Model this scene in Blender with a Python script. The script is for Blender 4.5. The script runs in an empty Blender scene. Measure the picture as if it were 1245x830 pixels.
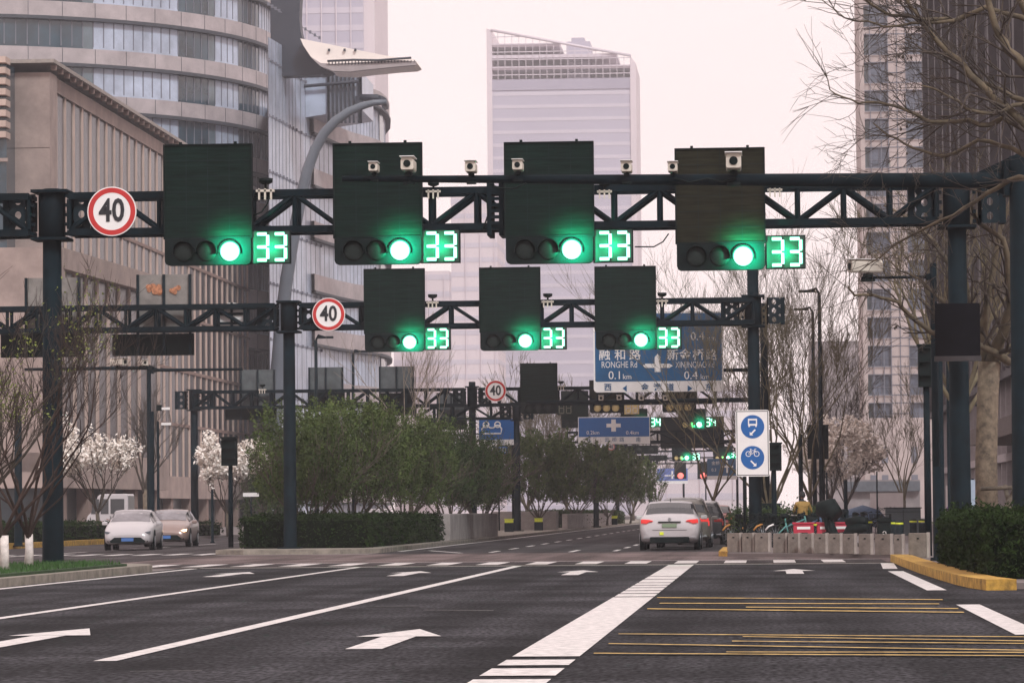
import bpy, math, random
from mathutils import Vector, Matrix
R = random.Random(7)
C = bpy.context.scene.collection
sc = bpy.context.scene
# ------------------------------------------------------------ camera
F = 4500.0; PW, PH = 1245.0, 830.0
CAMZ = 1.25
yaw, pitch, roll = math.atan(302.5 / F), math.atan(207.0 / F), math.radians(0.5)
fwd = Vector((-math.sin(yaw) * math.cos(pitch), math.cos(yaw) * math.cos(pitch), math.sin(pitch)))
rgt = Vector((math.cos(yaw), math.sin(yaw), 0)); upv = rgt.cross(fwd)
r2 = rgt * math.cos(roll) - upv * math.sin(roll); u2 = upv * math.cos(roll) + rgt * math.sin(roll)
cam = bpy.data.objects.new('camera', bpy.data.cameras.new('camera')); C.objects.link(cam)
m3 = Matrix((r2, u2, -fwd)).transposed()
cam.matrix_world = Matrix.Translation((0, 0, CAMZ)) @ m3.to_4x4()
cam.data.sensor_width = 36; cam.data.lens = F / PW * 36; cam.data.clip_end = 6000; cam.data.clip_start = 0.5
sc.camera = cam
# ------------------------------------------------------------ world, sun, exposure
W = bpy.data.worlds.new("World"); sc.world = W; W.use_nodes = True
nt = W.node_tree; nt.nodes.clear()
out = nt.nodes.new('ShaderNodeOutputWorld'); bg = nt.nodes.new('ShaderNodeBackground')
sky = nt.nodes.new('ShaderNodeTexSky'); sky.sky_type = 'NISHITA'; sky.sun_disc = False
SUN_EL, SUN_AZ = math.radians(42), math.radians(152)     # azimuth clockwise from +Y
sky.sun_elevation = SUN_EL; sky.sun_rotation = SUN_AZ; sky.dust_density = 4; sky.air_density = 1.2
mx = nt.nodes.new('ShaderNodeMixRGB'); mx.inputs[0].default_value = 0.955
nt.links.new(sky.outputs[0], mx.inputs[1]); mx.inputs[2].default_value = (11.0, 9.3, 9.15, 1)   # thin pink-white overcast
tcw = nt.nodes.new('ShaderNodeTexCoord'); mpw = nt.nodes.new('ShaderNodeMapping'); mpw.inputs['Scale'].default_value = (3, 3, 9)
nzw = nt.nodes.new('ShaderNodeTexNoise'); nzw.inputs['Scale'].default_value = 1.6; nzw.inputs['Detail'].default_value = 3
mrw = nt.nodes.new('ShaderNodeMapRange'); mrw.inputs[1].default_value = .3; mrw.inputs[2].default_value = .7; mrw.inputs[3].default_value = .95; mrw.inputs[4].default_value = 1.0
scw = nt.nodes.new('ShaderNodeVectorMath'); scw.operation = 'SCALE'
nt.links.new(tcw.outputs['Generated'], mpw.inputs[0]); nt.links.new(mpw.outputs[0], nzw.inputs['Vector']); nt.links.new(nzw.outputs['Fac'], mrw.inputs[0])
nt.links.new(mrw.outputs[0], scw.inputs['Scale']); nt.links.new(mx.outputs[0], scw.inputs[0]); nt.links.new(scw.outputs[0], bg.inputs[0]); bg.inputs[1].default_value = 0.1
nt.links.new(bg.outputs[0], out.inputs[0])
sun = bpy.data.objects.new('sun', bpy.data.lights.new('sun', 'SUN')); C.objects.link(sun)
sun.data.energy = 2.1; sun.data.angle = math.radians(9); sun.data.color = (.90, .97, 1)
sd = Vector((math.sin(SUN_AZ) * math.cos(SUN_EL), math.cos(SUN_AZ) * math.cos(SUN_EL), math.sin(SUN_EL)))
sun.rotation_euler = sd.to_track_quat('Z', 'Y').to_euler(); sun.location = (20, -20, 60)
sc.view_settings.view_transform = 'Standard'; sc.view_settings.look = 'None'
sc.view_settings.exposure = 0.16; sc.view_settings.gamma = 1; sc.view_settings.use_curve_mapping = False
sc.cycles.max_bounces = 6; sc.cycles.volume_bounces = 1; sc.cycles.transparent_max_bounces = 6

# ------------------------------------------------------------ pixel -> place (for measuring the photograph)
def ray(px, py): return fwd * F + r2 * (px - 622.5) + u2 * (415 - py)
def G(px, py, z=0.0):
    d = ray(px, py); t = (z - CAMZ) / d.z; return Vector((d.x * t, d.y * t, z))
def PY(px, py, Y):
    d = ray(px, py); t = Y / d.y; return Vector((d.x * t, Y, CAMZ + d.z * t))
def XZ(px, py, Y): p = PY(px, py, Y); return p.x, p.z

# ------------------------------------------------------------ materials
MATS = {}
def mat(name, col, rough=.7, metal=0, var=.12, scale=3., bump=0, emit=None, es=0, spec=.5, bscale=None, col2=None, stretch=None, coat=0):
    if name in MATS: return MATS[name]
    m = bpy.data.materials.new(name); m.use_nodes = True; n = m.node_tree; b = n.nodes['Principled BSDF']
    b.inputs['Base Color'].default_value = (*col, 1); b.inputs['Roughness'].default_value = rough
    b.inputs['Metallic'].default_value = metal; b.inputs['Specular IOR Level'].default_value = spec
    if coat: b.inputs['Coat Weight'].default_value = coat; b.inputs['Coat Roughness'].default_value = .08
    if var or bump:
        tc = n.nodes.new('ShaderNodeTexCoord'); src = tc.outputs['Object']
        if stretch:
            mp = n.nodes.new('ShaderNodeMapping'); mp.inputs['Scale'].default_value = stretch
            n.links.new(src, mp.inputs[0]); src = mp.outputs[0]
        no = n.nodes.new('ShaderNodeTexNoise'); no.inputs['Scale'].default_value = scale; no.inputs['Detail'].default_value = 6
        no.inputs['Roughness'].default_value = .65
        n.links.new(src, no.inputs['Vector'])
        rp = n.nodes.new('ShaderNodeValToRGB')
        lo = tuple(c * (1 - var) for c in col); hi = col2 or tuple(min(1, c * (1 + var)) for c in col)
        rp.color_ramp.elements[0].position = .33; rp.color_ramp.elements[1].position = .67
        rp.color_ramp.elements[0].color = (*lo, 1); rp.color_ramp.elements[1].color = (*hi, 1)
        n.links.new(no.outputs['Fac'], rp.inputs[0]); n.links.new(rp.outputs[0], b.inputs['Base Color'])
        if bump:
            n2 = n.nodes.new('ShaderNodeTexNoise'); n2.inputs['Scale'].default_value = bscale or scale * 4; n2.inputs['Detail'].default_value = 5
            n.links.new(src, n2.inputs['Vector'])
            bp = n.nodes.new('ShaderNodeBump'); bp.inputs['Strength'].default_value = bump; bp.inputs['Distance'].default_value = .02
            n.links.new(n2.outputs['Fac'], bp.inputs['Height']); n.links.new(bp.outputs[0], b.inputs['Normal'])
    if emit: b.inputs['Emission Color'].default_value = (*emit, 1); b.inputs['Emission Strength'].default_value = es
    MATS[name] = m; return m

def asphalt(name, col, speck=.35, patch=.18):
    m = bpy.data.materials.new(name); m.use_nodes = True; n = m.node_tree; b = n.nodes['Principled BSDF']
    b.inputs['Roughness'].default_value = .92; b.inputs['Specular IOR Level'].default_value = .10
    tc = n.nodes.new('ShaderNodeTexCoord')
    def noise(s, det, st=(1, 1, 1)):
        mp = n.nodes.new('ShaderNodeMapping'); mp.inputs['Scale'].default_value = st
        n.links.new(tc.outputs['Object'], mp.inputs[0])
        a = n.nodes.new('ShaderNodeTexNoise'); a.inputs['Scale'].default_value = s; a.inputs['Detail'].default_value = det
        n.links.new(mp.outputs[0], a.inputs['Vector']); return a.outputs['Fac']
    def rng(v, lo, hi, a=.3, c=.7):
        r = n.nodes.new('ShaderNodeMapRange'); r.inputs[1].default_value = a; r.inputs[2].default_value = c
        r.inputs[3].default_value = lo; r.inputs[4].default_value = hi; n.links.new(v, r.inputs[0]); return r.outputs[0]
    def mul(a, c):
        x = n.nodes.new('ShaderNodeMath'); x.operation = 'MULTIPLY'; n.links.new(a, x.inputs[0]); n.links.new(c, x.inputs[1]); return x.outputs[0]
    f = mul(rng(noise(20, 5, (1, .3, 1)), 1 - speck, 1 + speck), rng(noise(.35, 4), 1 - patch, 1 + patch, .4, .6))
    f = mul(f, rng(noise(1.1, 4, (1, .03, 1)), .68, 1.25, .4, .6))       # tyre-polished lanes
    f = mul(f, rng(noise(.9, 6, (.12, 1.6, 1)), .95, 1.4, .62, .74))  # pale transverse scuffs
    mc = n.nodes.new('ShaderNodeVectorMath'); mc.operation = 'SCALE'; mc.inputs[0].default_value = col
    n.links.new(f, mc.inputs['Scale']); n.links.new(mc.outputs[0], b.inputs['Base Color'])
    bp = n.nodes.new('ShaderNodeBump'); bp.inputs['Strength'].default_value = .35; bp.inputs['Distance'].default_value = .01
    n.links.new(noise(60, 2), bp.inputs['Height']); n.links.new(bp.outputs[0], b.inputs['Normal'])
    MATS[name] = m; return m

def glow_mat(name, edge, core, s_edge, s_core):
    """a lens or a tube that gives off light: whiter in the middle, saturated towards its rim"""
    m = bpy.data.materials.new(name); m.use_nodes = True; n = m.node_tree; b = n.nodes['Principled BSDF']
    lw = n.nodes.new('ShaderNodeLayerWeight'); lw.inputs['Blend'].default_value = .5
    r = n.nodes.new('ShaderNodeMapRange'); r.inputs[1].default_value = .15; r.inputs[2].default_value = .75
    n.links.new(lw.outputs['Facing'], r.inputs[0])
    a = n.nodes.new('ShaderNodeMixRGB'); a.inputs[1].default_value = (*[c * s_core for c in core], 1); a.inputs[2].default_value = (*[c * s_edge for c in edge], 1)
    n.links.new(r.outputs[0], a.inputs[0])
    b.inputs['Base Color'].default_value = (.02, .05, .04, 1)
    n.links.new(a.outputs[0], b.inputs['Emission Color']); b.inputs['Emission Strength'].default_value = 1
    MATS[name] = m; return m

M = dict(
    asphalt=asphalt('asphalt', (.031, .0295, .0325), .95, .36),
    asphalt_old=asphalt('asphalt_old', (.058, .049, .050), .6),
    asphalt_far=asphalt('asphalt_far', (.045, .040, .042), .6),
    cross=asphalt('cross_paving', (.135, .102, .098), .4, .2),
    paving=mat('paving', (.17, .14, .135), .85, scale=.6, var=.15, bump=.1),
    paint=mat('road_paint', (.58, .545, .525), .7, scale=9, var=.30, col2=(.80, .735, .71)),
    yellow_paint=mat('yellow_road_paint', (.52, .35, .13), .8, scale=4, var=.5, spec=.1),
    kerb=mat('kerb_stone', (.23, .20, .165), .85, scale=2.5, var=.35, bump=.3),
    yellow_kerb=mat('yellow_kerb', (.46, .26, .045), .8, scale=5, var=.5, bump=.5, col2=(.66, .37, .06)),
    steel=mat('teal_steel', (.003, .0095, .0135), .75, scale=2, var=.4, spec=.12),
    steel2=mat('grey_steel', (.010, .018, .023), .75, scale=3, var=.4, spec=.12),
    dark=mat('dark_plastic', (.004, .009, .009), .7, spec=.15, scale=6, var=.3),
    panel=mat('led_panel', (.005, .014, .011), .8, spec=.1, scale=1.2, var=.5, stretch=(1, 1, 14)),
    panel_brown=mat('dusty_led_panel', (.018, .017, .010), .8, spec=.1, scale=1.2, var=.5, stretch=(1, 1, 14)),
    back=mat('panel_back', (.075, .085, .088), .7, scale=2, var=.35),
    back_pale=mat('pale_panel_back', (.20, .18, .165), .7, scale=2, var=.3),  # paler, warmer tone than the plain panel back
    rust=mat('rust_stain', (.40, .17, .09), .9, scale=9, var=.5),
    lens=mat('dark_lens', (.016, .022, .020), .6, spec=.15, scale=30, var=.4),
    lens_pale=mat('painted_glare_lens', (.80, .62, .28), .35, scale=30, var=.2),  # reflected daylight put into the lens colour
    white=mat('white_enamel', (.80, .76, .74), .45, var=.04),
    cream=mat('cream_plastic', (.62, .55, .47), .5, var=.1),
    red=mat('sign_red', (.50, .020, .018), .45, var=.1),
    blue=mat('sign_blue', (.006, .085, .21), .45, scale=1.5, var=.18),
    blue2=mat('circle_blue', (.006, .10, .33), .4, var=.05),
    black=mat('sign_black', (.012, .012, .016), .5, var=0),
    digit_off=mat('unlit_digit', (.22, .21, .16), .5, var=0),
    board=mat('display_face', (.012, .03, .022), .6, var=0),
    concrete=mat('concrete', (.17, .135, .115), .9, scale=5, var=.25, bump=.4),
    conc_light=mat('pale_concrete', (.33, .28, .25), .9, scale=4, var=.2, bump=.3),
    wallc=mat('median_wall', (.33, .29, .275), .9, scale=1.5, var=.22, bump=.3),
    stone=mat('pink_stone', (.35, .262, .232), .85, scale=.5, var=.22, bump=.1),
    stone2=mat('stone_fin', (.53, .39, .33), .85, scale=.5, var=.12),
    stone_d=mat('stone_slab_edge', (.24, .16, .135), .85, scale=.5, var=.15),
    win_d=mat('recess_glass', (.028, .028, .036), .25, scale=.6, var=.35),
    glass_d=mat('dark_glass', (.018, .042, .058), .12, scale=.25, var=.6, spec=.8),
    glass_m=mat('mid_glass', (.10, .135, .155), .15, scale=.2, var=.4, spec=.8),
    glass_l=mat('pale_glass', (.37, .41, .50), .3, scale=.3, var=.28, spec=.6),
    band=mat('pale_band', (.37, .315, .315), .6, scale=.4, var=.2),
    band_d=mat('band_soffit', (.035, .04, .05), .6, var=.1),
    mullion=mat('mullion', (.15, .15, .18), .5, var=0),
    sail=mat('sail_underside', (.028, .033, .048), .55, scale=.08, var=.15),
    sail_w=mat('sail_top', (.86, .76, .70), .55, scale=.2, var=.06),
    hz_wall=mat('haze_tinted_wall', (.40, .37, .44), .6, scale=.02, var=.06),  # far colours here are paled: extra haze put into the colour
    hz_band=mat('haze_tinted_band', (.50, .455, .51), .6, scale=.05, var=.05),
    hz_dark=mat('haze_tinted_dark', (.31, .285, .35), .6, scale=.05, var=.08),
    hz_frame=mat('haze_tinted_frame', (.60, .53, .57), .6, var=0),
    hz_pink=mat('haze_tinted_block', (.60, .52, .54), .7, scale=.03, var=.05),
    bark=mat('bark', (.10, .078, .058), .9, scale=8, var=.45, bump=.5),
    twig=mat('twig', (.060, .044, .034), .9, scale=5, var=.3),
    twig_red=mat('red_brown_twig', (.036, .019, .014), .9, scale=5, var=.4),
    twig_olive=mat('olive_twig', (.13, .105, .062), .9, scale=3, var=.35),
    bark_pale=mat('plane_bark', (.15, .112, .078), .85, scale=5, var=.55, bump=.4),
    limb=mat('plane_limb', (.10, .074, .046), .85, scale=3, var=.5),
    whitewash=mat('whitewash', (.66, .58, .54), .85, scale=9, var=.25, bump=.4),
    leaf=mat('leaf_green', (.040, .072, .018), .8, scale=1.2, var=.4, col2=(.125, .165, .045), spec=.2),
    leaf_d=mat('leaf_dark', (.026, .052, .016), .8, scale=1.1, var=.4, col2=(.070, .105, .032), spec=.2),
    leaf_hedge=mat('hedge_leaf', (.007, .020, .007), .85, scale=2, var=.5, col2=(.030, .052, .012), spec=.05),
    leaf_y=mat('young_leaf', (.16, .19, .03), .7, scale=3, var=.3),
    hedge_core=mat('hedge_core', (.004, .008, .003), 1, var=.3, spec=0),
    blossom=mat('blossom', (.90, .80, .73), .7, scale=3, var=.15),
    grass=mat('grass_soil', (.018, .045, .010), .9, scale=5, var=.5, bump=.6),
    blade=mat('grass_blade', (.03, .085, .012), .7, scale=3, var=.4),
    rubber=mat('rubber', (.008, .008, .009), .8, var=0),
    carglass=mat('car_glass', (.018, .022, .026), .06, var=0, spec=.8),
    carglass_l=mat('windscreen_painted_sky', (.20, .18, .19), .12, scale=1.5, var=.3, spec=.8),  # sky reflection put into the glass colour
    pearl=mat('white_car_paint', (.50, .455, .46), .28, var=.02, coat=.6),
    champagne=mat('beige_car_paint', (.12, .105, .09), .3, var=.02, coat=.6, metal=.2),
    rosegold=mat('bronze_car_paint', (.30, .215, .19), .3, var=.02, coat=.6, metal=.3),
    carblack=mat('dark_car_paint', (.015, .017, .02), .25, var=.02, coat=.6),
    carred=mat('red_car_paint', (.45, .10, .09), .3, var=.02, coat=.6),
    tail=mat('tail_lamp', (.45, .02, .02), .3, var=0, emit=(1, .06, .05), es=.45),
    tail_off=mat('tail_lamp_unlit', (.30, .02, .02), .3, var=0),
    headslit=mat('smoked_head_lamp', (.10, .11, .13), .15, var=0, spec=.8),
    head=mat('head_lamp', (.75, .75, .78), .15, var=0, spec=.8),
    head_lit=mat('head_lamp_lit', (.9, .8, .6), .2, var=0, emit=(1, .62, .30), es=7),
    plate_b=mat('blue_plate', (.06, .16, .42), .4, var=0),
    plate_g=mat('green_plate', (.22, .28, .18), .4, var=0),
    chrome=mat('alloy', (.40, .40, .42), .3, metal=.8, var=0),
    crate_red=mat('red_plastic', (.42, .018, .045), .45, scale=5, var=.15),
    yellow=mat('reflective_yellow', (.72, .78, .04), .5, var=.05),
    orange=mat('orange_plastic', (.50, .22, .05), .5, var=.1),
    jacket=mat('yellow_jacket', (.34, .20, .05), .8, scale=8, var=.2),
    jeans=mat('dark_trousers', (.02, .024, .035), .85, var=.2),
    skin=mat('skin', (.42, .24, .17), .6, var=.05),
    hair=mat('black_hair', (.01, .009, .009), .7, var=0),
    tarp=mat('blue_tarp', (.06, .10, .17), .6, scale=3, var=.3),
    poster=mat('white_hoarding', (.66, .60, .60), .7, scale=2, var=.08),
    shop=mat('shop_dark', (.02, .027, .032), .3, scale=.4, var=.5),
    brick=mat('brown_facade', (.10, .072, .062), .8, scale=.8, var=.25),
)
M['green'] = glow_mat('green_lens_lit', (.0, .8, .38), (.55, 1.0, .80), 1.5, 2.2)
M['green_digit'] = glow_mat('green_digit_lit', (.0, .9, .42), (.60, 1.0, .84), 1.7, 2.8)
M['red_lit'] = glow_mat('red_lens_lit', (1.0, .03, .03), (1.0, .18, .15), 1.2, 1.8)

# ------------------------------------------------------------ mesh builder
class MB:
    def __init__(s): s.v = []; s.f = []; s.sm = []; s.mk = []
    def use(s, i): s.mk.append((len(s.f), i)); return s
    def quad(s, *p):
        i = len(s.v); s.v += [tuple(q) for q in p]; s.f.append(tuple(range(i, i + len(p)))); s.sm.append(False); return s
    def box(s, c, d, rz=0, rx=0):
        x, y, z = d[0] / 2, d[1] / 2, d[2] / 2; i = len(s.v)
        mt = Matrix.Translation(c) @ Matrix.Rotation(rz, 4, 'Z') @ Matrix.Rotation(rx, 4, 'X')
        for a in ((-x, -y, -z), (x, -y, -z), (x, y, -z), (-x, y, -z), (-x, -y, z), (x, -y, z), (x, y, z), (-x, y, z)):
            s.v.append(tuple(mt @ Vector(a)))
        for f in ((3, 2, 1, 0), (4, 5, 6, 7), (0, 1, 5, 4), (1, 2, 6, 5), (2, 3, 7, 6), (3, 0, 4, 7)):
            s.f.append(tuple(i + k for k in f)); s.sm.append(False)
        return s
    def bb(s, x0, x1, y0, y1, z0, z1): return s.box(((x0 + x1) / 2, (y0 + y1) / 2, (z0 + z1) / 2), (abs(x1 - x0), abs(y1 - y0), abs(z1 - z0)))
    def tube(s, p0, p1, r0, r1=None, n=8, cap=True, smooth=True):
        return s.path([p0, p1], [r0, r0 if r1 is None else r1], n, cap, smooth)
    def path(s, pts, rs, n=6, cap=True, smooth=True):
        pts = [Vector(p) for p in pts]; i0 = len(s.v); k = len(pts)
        ref = None
        for j, p in enumerate(pts):
            t = (pts[min(j + 1, k - 1)] - pts[max(j - 1, 0)])
            if t.length < 1e-9: t = Vector((0, 0, 1))
            t.normalize()
            if ref is None: ref = t.orthogonal().normalized()
            a = (ref - t * ref.dot(t)); a = a.normalized() if a.length > 1e-6 else t.orthogonal().normalized()
            ref = a; b = t.cross(a); r = rs[j] if isinstance(rs, (list, tuple)) else rs
            for q in range(n):
                w = 2 * math.pi * q / n; s.v.append(tuple(p + a * (r * math.cos(w)) + b * (r * math.sin(w))))
        for j in range(k - 1):
            for q in range(n):
                a0 = i0 + j * n + q; a1 = i0 + j * n + (q + 1) % n
                s.f.append((a0, a1, a1 + n, a0 + n)); s.sm.append(smooth)
        if cap:
            s.f.append(tuple(i0 + q for q in reversed(range(n)))); s.sm.append(False)
            s.f.append(tuple(i0 + (k - 1) * n + q for q in range(n))); s.sm.append(False)
        return s
    def prism(s, poly, y0, y1):
        """outline in X-Z, thickened along Y"""
        i = len(s.v); n = len(poly)
        s.v += [(p[0], y0, p[1]) for p in poly] + [(p[0], y1, p[1]) for p in poly]
        s.f.append(tuple(i + k for k in range(n))); s.f.append(tuple(i + n + k for k in reversed(range(n)))); s.sm += [False, False]
        for k in range(n): s.f.append((i + k, i + n + k, i + n + (k + 1) % n, i + (k + 1) % n)); s.sm.append(False)
        return s
    def slab(s, poly, z0, z1):
        i = len(s.v); n = len(poly)
        s.v += [(p[0], p[1], z0) for p in poly] + [(p[0], p[1], z1) for p in poly]
        s.f.append(tuple(i + k for k in reversed(range(n)))); s.f.append(tuple(i + n + k for k in range(n))); s.sm += [False, False]
        for k in range(n): s.f.append((i + k, i + (k + 1) % n, i + n + (k + 1) % n, i + n + k)); s.sm.append(False)
        return s
    def disc(s, c, r, y0, y1, n=28, sx=1, sz=1):
        return s.prism([(c[0] + r * sx * math.cos(2 * math.pi * k / n), c[1] + r * sz * math.sin(2 * math.pi * k / n)) for k in range(n)], y0, y1)
    def ring(s, c, r0, r1, y0, y1, n=28, a0=0, a1=2 * math.pi):
        full = abs(a1 - a0 - 2 * math.pi) < 1e-6
        for k in range(n):
            u, w = a0 + (a1 - a0) * k / n, a0 + (a1 - a0) * (k + 1) / n
            P = [(c[0] + r * math.cos(t), c[1] + r * math.sin(t)) for r, t in ((r0, u), (r1, u), (r1, w), (r0, w))]
            i = len(s.v)
            s.v += [(p[0], y0, p[1]) for p in P] + [(p[0], y1, p[1]) for p in P]
            s.f += [(i, i + 1, i + 2, i + 3), (i + 7, i + 6, i + 5, i + 4), (i + 1, i + 5, i + 6, i + 2), (i, i + 3, i + 7, i + 4)]
            s.sm += [False] * 4
        return s
    def dome(s, c, r, depth, n=20, k=5, ydir=-1):
        """bulging lens at c (x,y,z) facing -Y"""
        i0 = len(s.v)
        for j in range(k):
            a = (math.pi / 2) * j / k
            for q in range(n):
                w = 2 * math.pi * q / n
                s.v.append((c[0] + r * math.cos(a) * math.cos(w), c[1] + ydir * depth * math.sin(a), c[2] + r * math.cos(a) * math.sin(w)))
        s.v.append((c[0], c[1] + ydir * depth, c[2])); top = len(s.v) - 1
        for j in range(k - 1):
            for q in range(n):
                a0 = i0 + j * n + q; a1 = i0 + j * n + (q + 1) % n
                s.f.append((a0, a1, a1 + n, a0 + n)); s.sm.append(True)
        for q in range(n): s.f.append((i0 + (k - 1) * n + q, i0 + (k - 1) * n + (q + 1) % n, top)); s.sm.append(True)
        return s
    def leaves(s, pts, size, rnd, flat=0):
        for p in pts:
            a = Vector((rnd.uniform(-1, 1), rnd.uniform(-1, 1), rnd.uniform(-1, 1) * (1 - flat))).normalized()
            b = a.orthogonal().normalized(); c = a.cross(b); w = rnd.uniform(0, 6.28)
            e = b * math.cos(w) + c * math.sin(w); g = a.cross(e); z = size * rnd.uniform(.6, 1.3)
            p = Vector(p); i = len(s.v)
            s.v += [tuple(p - e * z), tuple(p + g * z * .45), tuple(p + e * z), tuple(p - g * z * .45)]
            s.f.append((i, i + 1, i + 2, i + 3)); s.sm.append(False)
        return s
    def build(s, name, m, parent=None, bevel=0):
        me = bpy.data.meshes.new(name); me.from_pydata(s.v, [], s.f)
        for q in (m if isinstance(m, (list, tuple)) else [m]): me.materials.append(M[q] if isinstance(q, str) else q)
        for k, (a, i) in enumerate(s.mk):
            for f in range(a, s.mk[k + 1][0] if k + 1 < len(s.mk) else len(s.f)): me.polygons[f].material_index = i
        me.polygons.foreach_set('use_smooth', s.sm); me.update()
        o = bpy.data.objects.new(name, me); C.objects.link(o)
        if parent: o.parent = parent
        if bevel:
            bv = o.modifiers.new('bevel', 'BEVEL'); bv.width = bevel; bv.segments = 2; bv.limit_method = 'ANGLE'
        return o
def tag(o, label=None, cat=None, group=None, kind=None):
    if label: o['label'] = label
    if cat: o['category'] = cat
    if group: o['group'] = group
    if kind: o['kind'] = kind
    return o
def empty(name, loc, label, cat, group=None, rz=0):
    o = bpy.data.objects.new(name, None); C.objects.link(o); o.location = loc; o.rotation_euler = (0, 0, rz); o.empty_display_size = .3
    return tag(o, label, cat, group)
def copy_tree(o, parent=None):
    c = o.copy(); C.objects.link(c); c.parent = parent
    for ch in list(o.children): copy_tree(ch, c)
    return c
def struct(name, mb, m): return tag(mb.build(name, m), kind='structure')
def textmesh(body, size, m, parent=None, name='lettering', depth=.01, align='CENTER', sx=1.0, spacing=1.0, offset=0.0):
    """writing stood upright in X-Z, facing -Y"""
    cu = bpy.data.curves.new(name, 'FONT'); cu.body = body; cu.size = size; cu.align_x = align; cu.align_y = 'CENTER'
    cu.extrude = depth; cu.space_character = spacing; cu.offset = offset; cu.resolution_u = 3
    t = bpy.data.objects.new('tmp', cu); C.objects.link(t)
    dg = bpy.context.evaluated_depsgraph_get(); me = bpy.data.meshes.new_from_object(t.evaluated_get(dg)); bpy.data.objects.remove(t)
    me.transform(Matrix.Rotation(math.pi / 2, 4, 'X') @ Matrix.Diagonal((sx, 1, 1, 1)))
    me.materials.clear(); me.materials.append(M[m]); me.name = name
    o = bpy.data.objects.new(name, me); C.objects.link(o)
    if parent: o.parent = parent
    return o

# ============================================================ THE GROUND
struct('ground', MB().quad((-2500, -80, 0), (2500, -80, 0), (2500, 3500, 0), (-2500, 3500, 0)), 'paving')
def sheet(x0, x1, y0, y1, z): return MB().quad((x0, y0, z), (x1, y0, z), (x1, y1, z), (x0, y1, z))
struct('near_carriageway', sheet(-13.5, 12, -20, 85.2, .004), 'asphalt')
struct('crossing_street', sheet(-90, 90, 85.2, 112, .004), 'cross')
struct('crossing_street_lane', sheet(-90, 2.9, 86.6, 92.0, .008), 'asphalt_old')
struct('far_carriageway', sheet(-12.0, -.9, 112, 900, .004), 'asphalt_far')
struct('opposite_carriageway', sheet(-28.6, -16.8, -20, 900, .008), 'asphalt_old')

# painted markings: real width strips on the road
mk = MB()
def strip(x0, y0, x1, y1, w, z=.012):
    d = Vector((x1 - x0, y1 - y0, 0)); n = Vector((-d.y, d.x, 0)).normalized() * w / 2
    a, b = Vector((x0, y0, z)), Vector((x1, y1, z)); mk.quad(a + n, a - n, b - n, b + n)
strip(-13.05, 5, -13.05, 84.5, .2); strip(-9.3, 5, -9.3, 84.9, .17)
strip(-5.62, 31.4, -5.62, 84.9, .2)
strip(2.62, 77, 2.82, 84.9, .3); strip(2.62, 56.5, 2.62, 74, .3); strip(2.6, 36.5, 2.62, 48, .3)
mk.quad((-13, 85.0, .012), (2.85, 85.0, .012), (2.85, 85.25, .012), (-13, 85.25, .012))
mk.quad((-13, 92.3, .012), (2.9, 92.3, .012), (2.9, 92.5, .012), (-13, 92.5, .012))
def band(y0, y1, a=-2.16, b=-1.58): mk.quad((a, y0, .012), (b, y0, .012), (b, y1, .012), (a, y1, .012))
band(31.8, 53.4); band(30.0, 31.1); band(28.1, 29.4); band(26.2, 27.5); band(24.3, 25.6)
gy = [53.4, 55.5, 57.5, 59.7, 61.7, 63.8, 66.9, 70.0]
for a, b in zip(gy, gy[1:]): band(a + .42, b)
band(70.4, 84.9)
x = -14.9
while x < 2.5:
    mk.quad((x, 86.8, .016), (x + .52, 86.8, .016), (x + .52, 91.2, .016), (x, 91.2, .016)); x += 1.165
def arrow(xc, yt, L=5.6):
    z = .012; a, b, h = .17, .43, 2.3
    mk.quad((xc - a, yt - L, z), (xc + a, yt - L, z), (xc + a, yt - h + .05, z), (xc - a, yt - h + .05, z))
    mk.quad((xc - b, yt - h, z + .002), (xc + b, yt - h, z + .002), (xc, yt, z + .002))
for a in ((-3.66, 39.4), (-7.4, 40.4), (-11.0, 79), (-7.25, 78.4), (-3.78, 78), (.62, 77.5)): arrow(*a)
for y in range(114, 300, 9):
    strip(-8.4, y, -8.4, y + 4, .15); strip(-4.6, y + 1, -4.6, y + 5, .15)
strip(-11.7, 119, -11.7, 600, .18); strip(-1.1, 122, -1.1, 400, .15)
strip(-9.2, 113, -10.9, 121, .15); strip(-5.9, 113.5, -5.9, 119, .15)
for y in range(90, 260, 10): strip(-23, y, -23, y + 5, .15, .016)
strip(-17.1, 60, -17.1, 84, .15, .016); strip(-17.1, 112, -17.1, 300, .15, .016)
for k in range(12): mk.quad((-28 + k * .95, 113, .016), (-27.55 + k * .95, 113, .016), (-27.55 + k * .95, 117, .016), (-28 + k * .95, 117, .016))
struct('white_road_markings', mk, 'paint')
ym = MB()
for (a, b, c, d) in ((799, 727.2, 1146, 729.8), (802, 734.2, 1142, 735), (907, 739, 1165, 740.8), (787, 741, 1172, 745.4),
                     (752, 772, 1245, 775.7), (903, 775.3, 1262, 781), (740, 784, 1262, 792.5), (883, 794.4, 1262, 795), (722, 796, 1262, 799.2), (890,781,1262,784)):
    p, q = G(a, b), G(c, d); w = .17 if b < 760 else .085
    ym.quad((p.x, p.y - w, .0165 + .00004 * (b - 727)), (q.x, q.y - w, .0165 + .00004 * (b - 727)), (q.x, q.y + w, .0165 + .00004 * (b - 727)), (p.x, p.y + w, .0165 + .00004 * (b - 727)))
struct('yellow_road_markings', ym, 'yellow_paint')
sj = MB(); p, q = G(158, 817), G(246, 816); sj.quad((p.x, p.y - .02, .011), (q.x, q.y - .02, .011), (q.x, q.y + .02, .011), (p.x, p.y + .02, .011))
p, q = G(515, 742), G(600, 742.5); sj.quad((p.x, p.y - .05, .011), (q.x, q.y - .1, .011), (q.x, q.y + .1, .011), (p.x, p.y + .05, .011))
struct('road_scuffs', sj, mat('scuff', (.12, .11, .105), .8, scale=9, var=.5))
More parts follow.
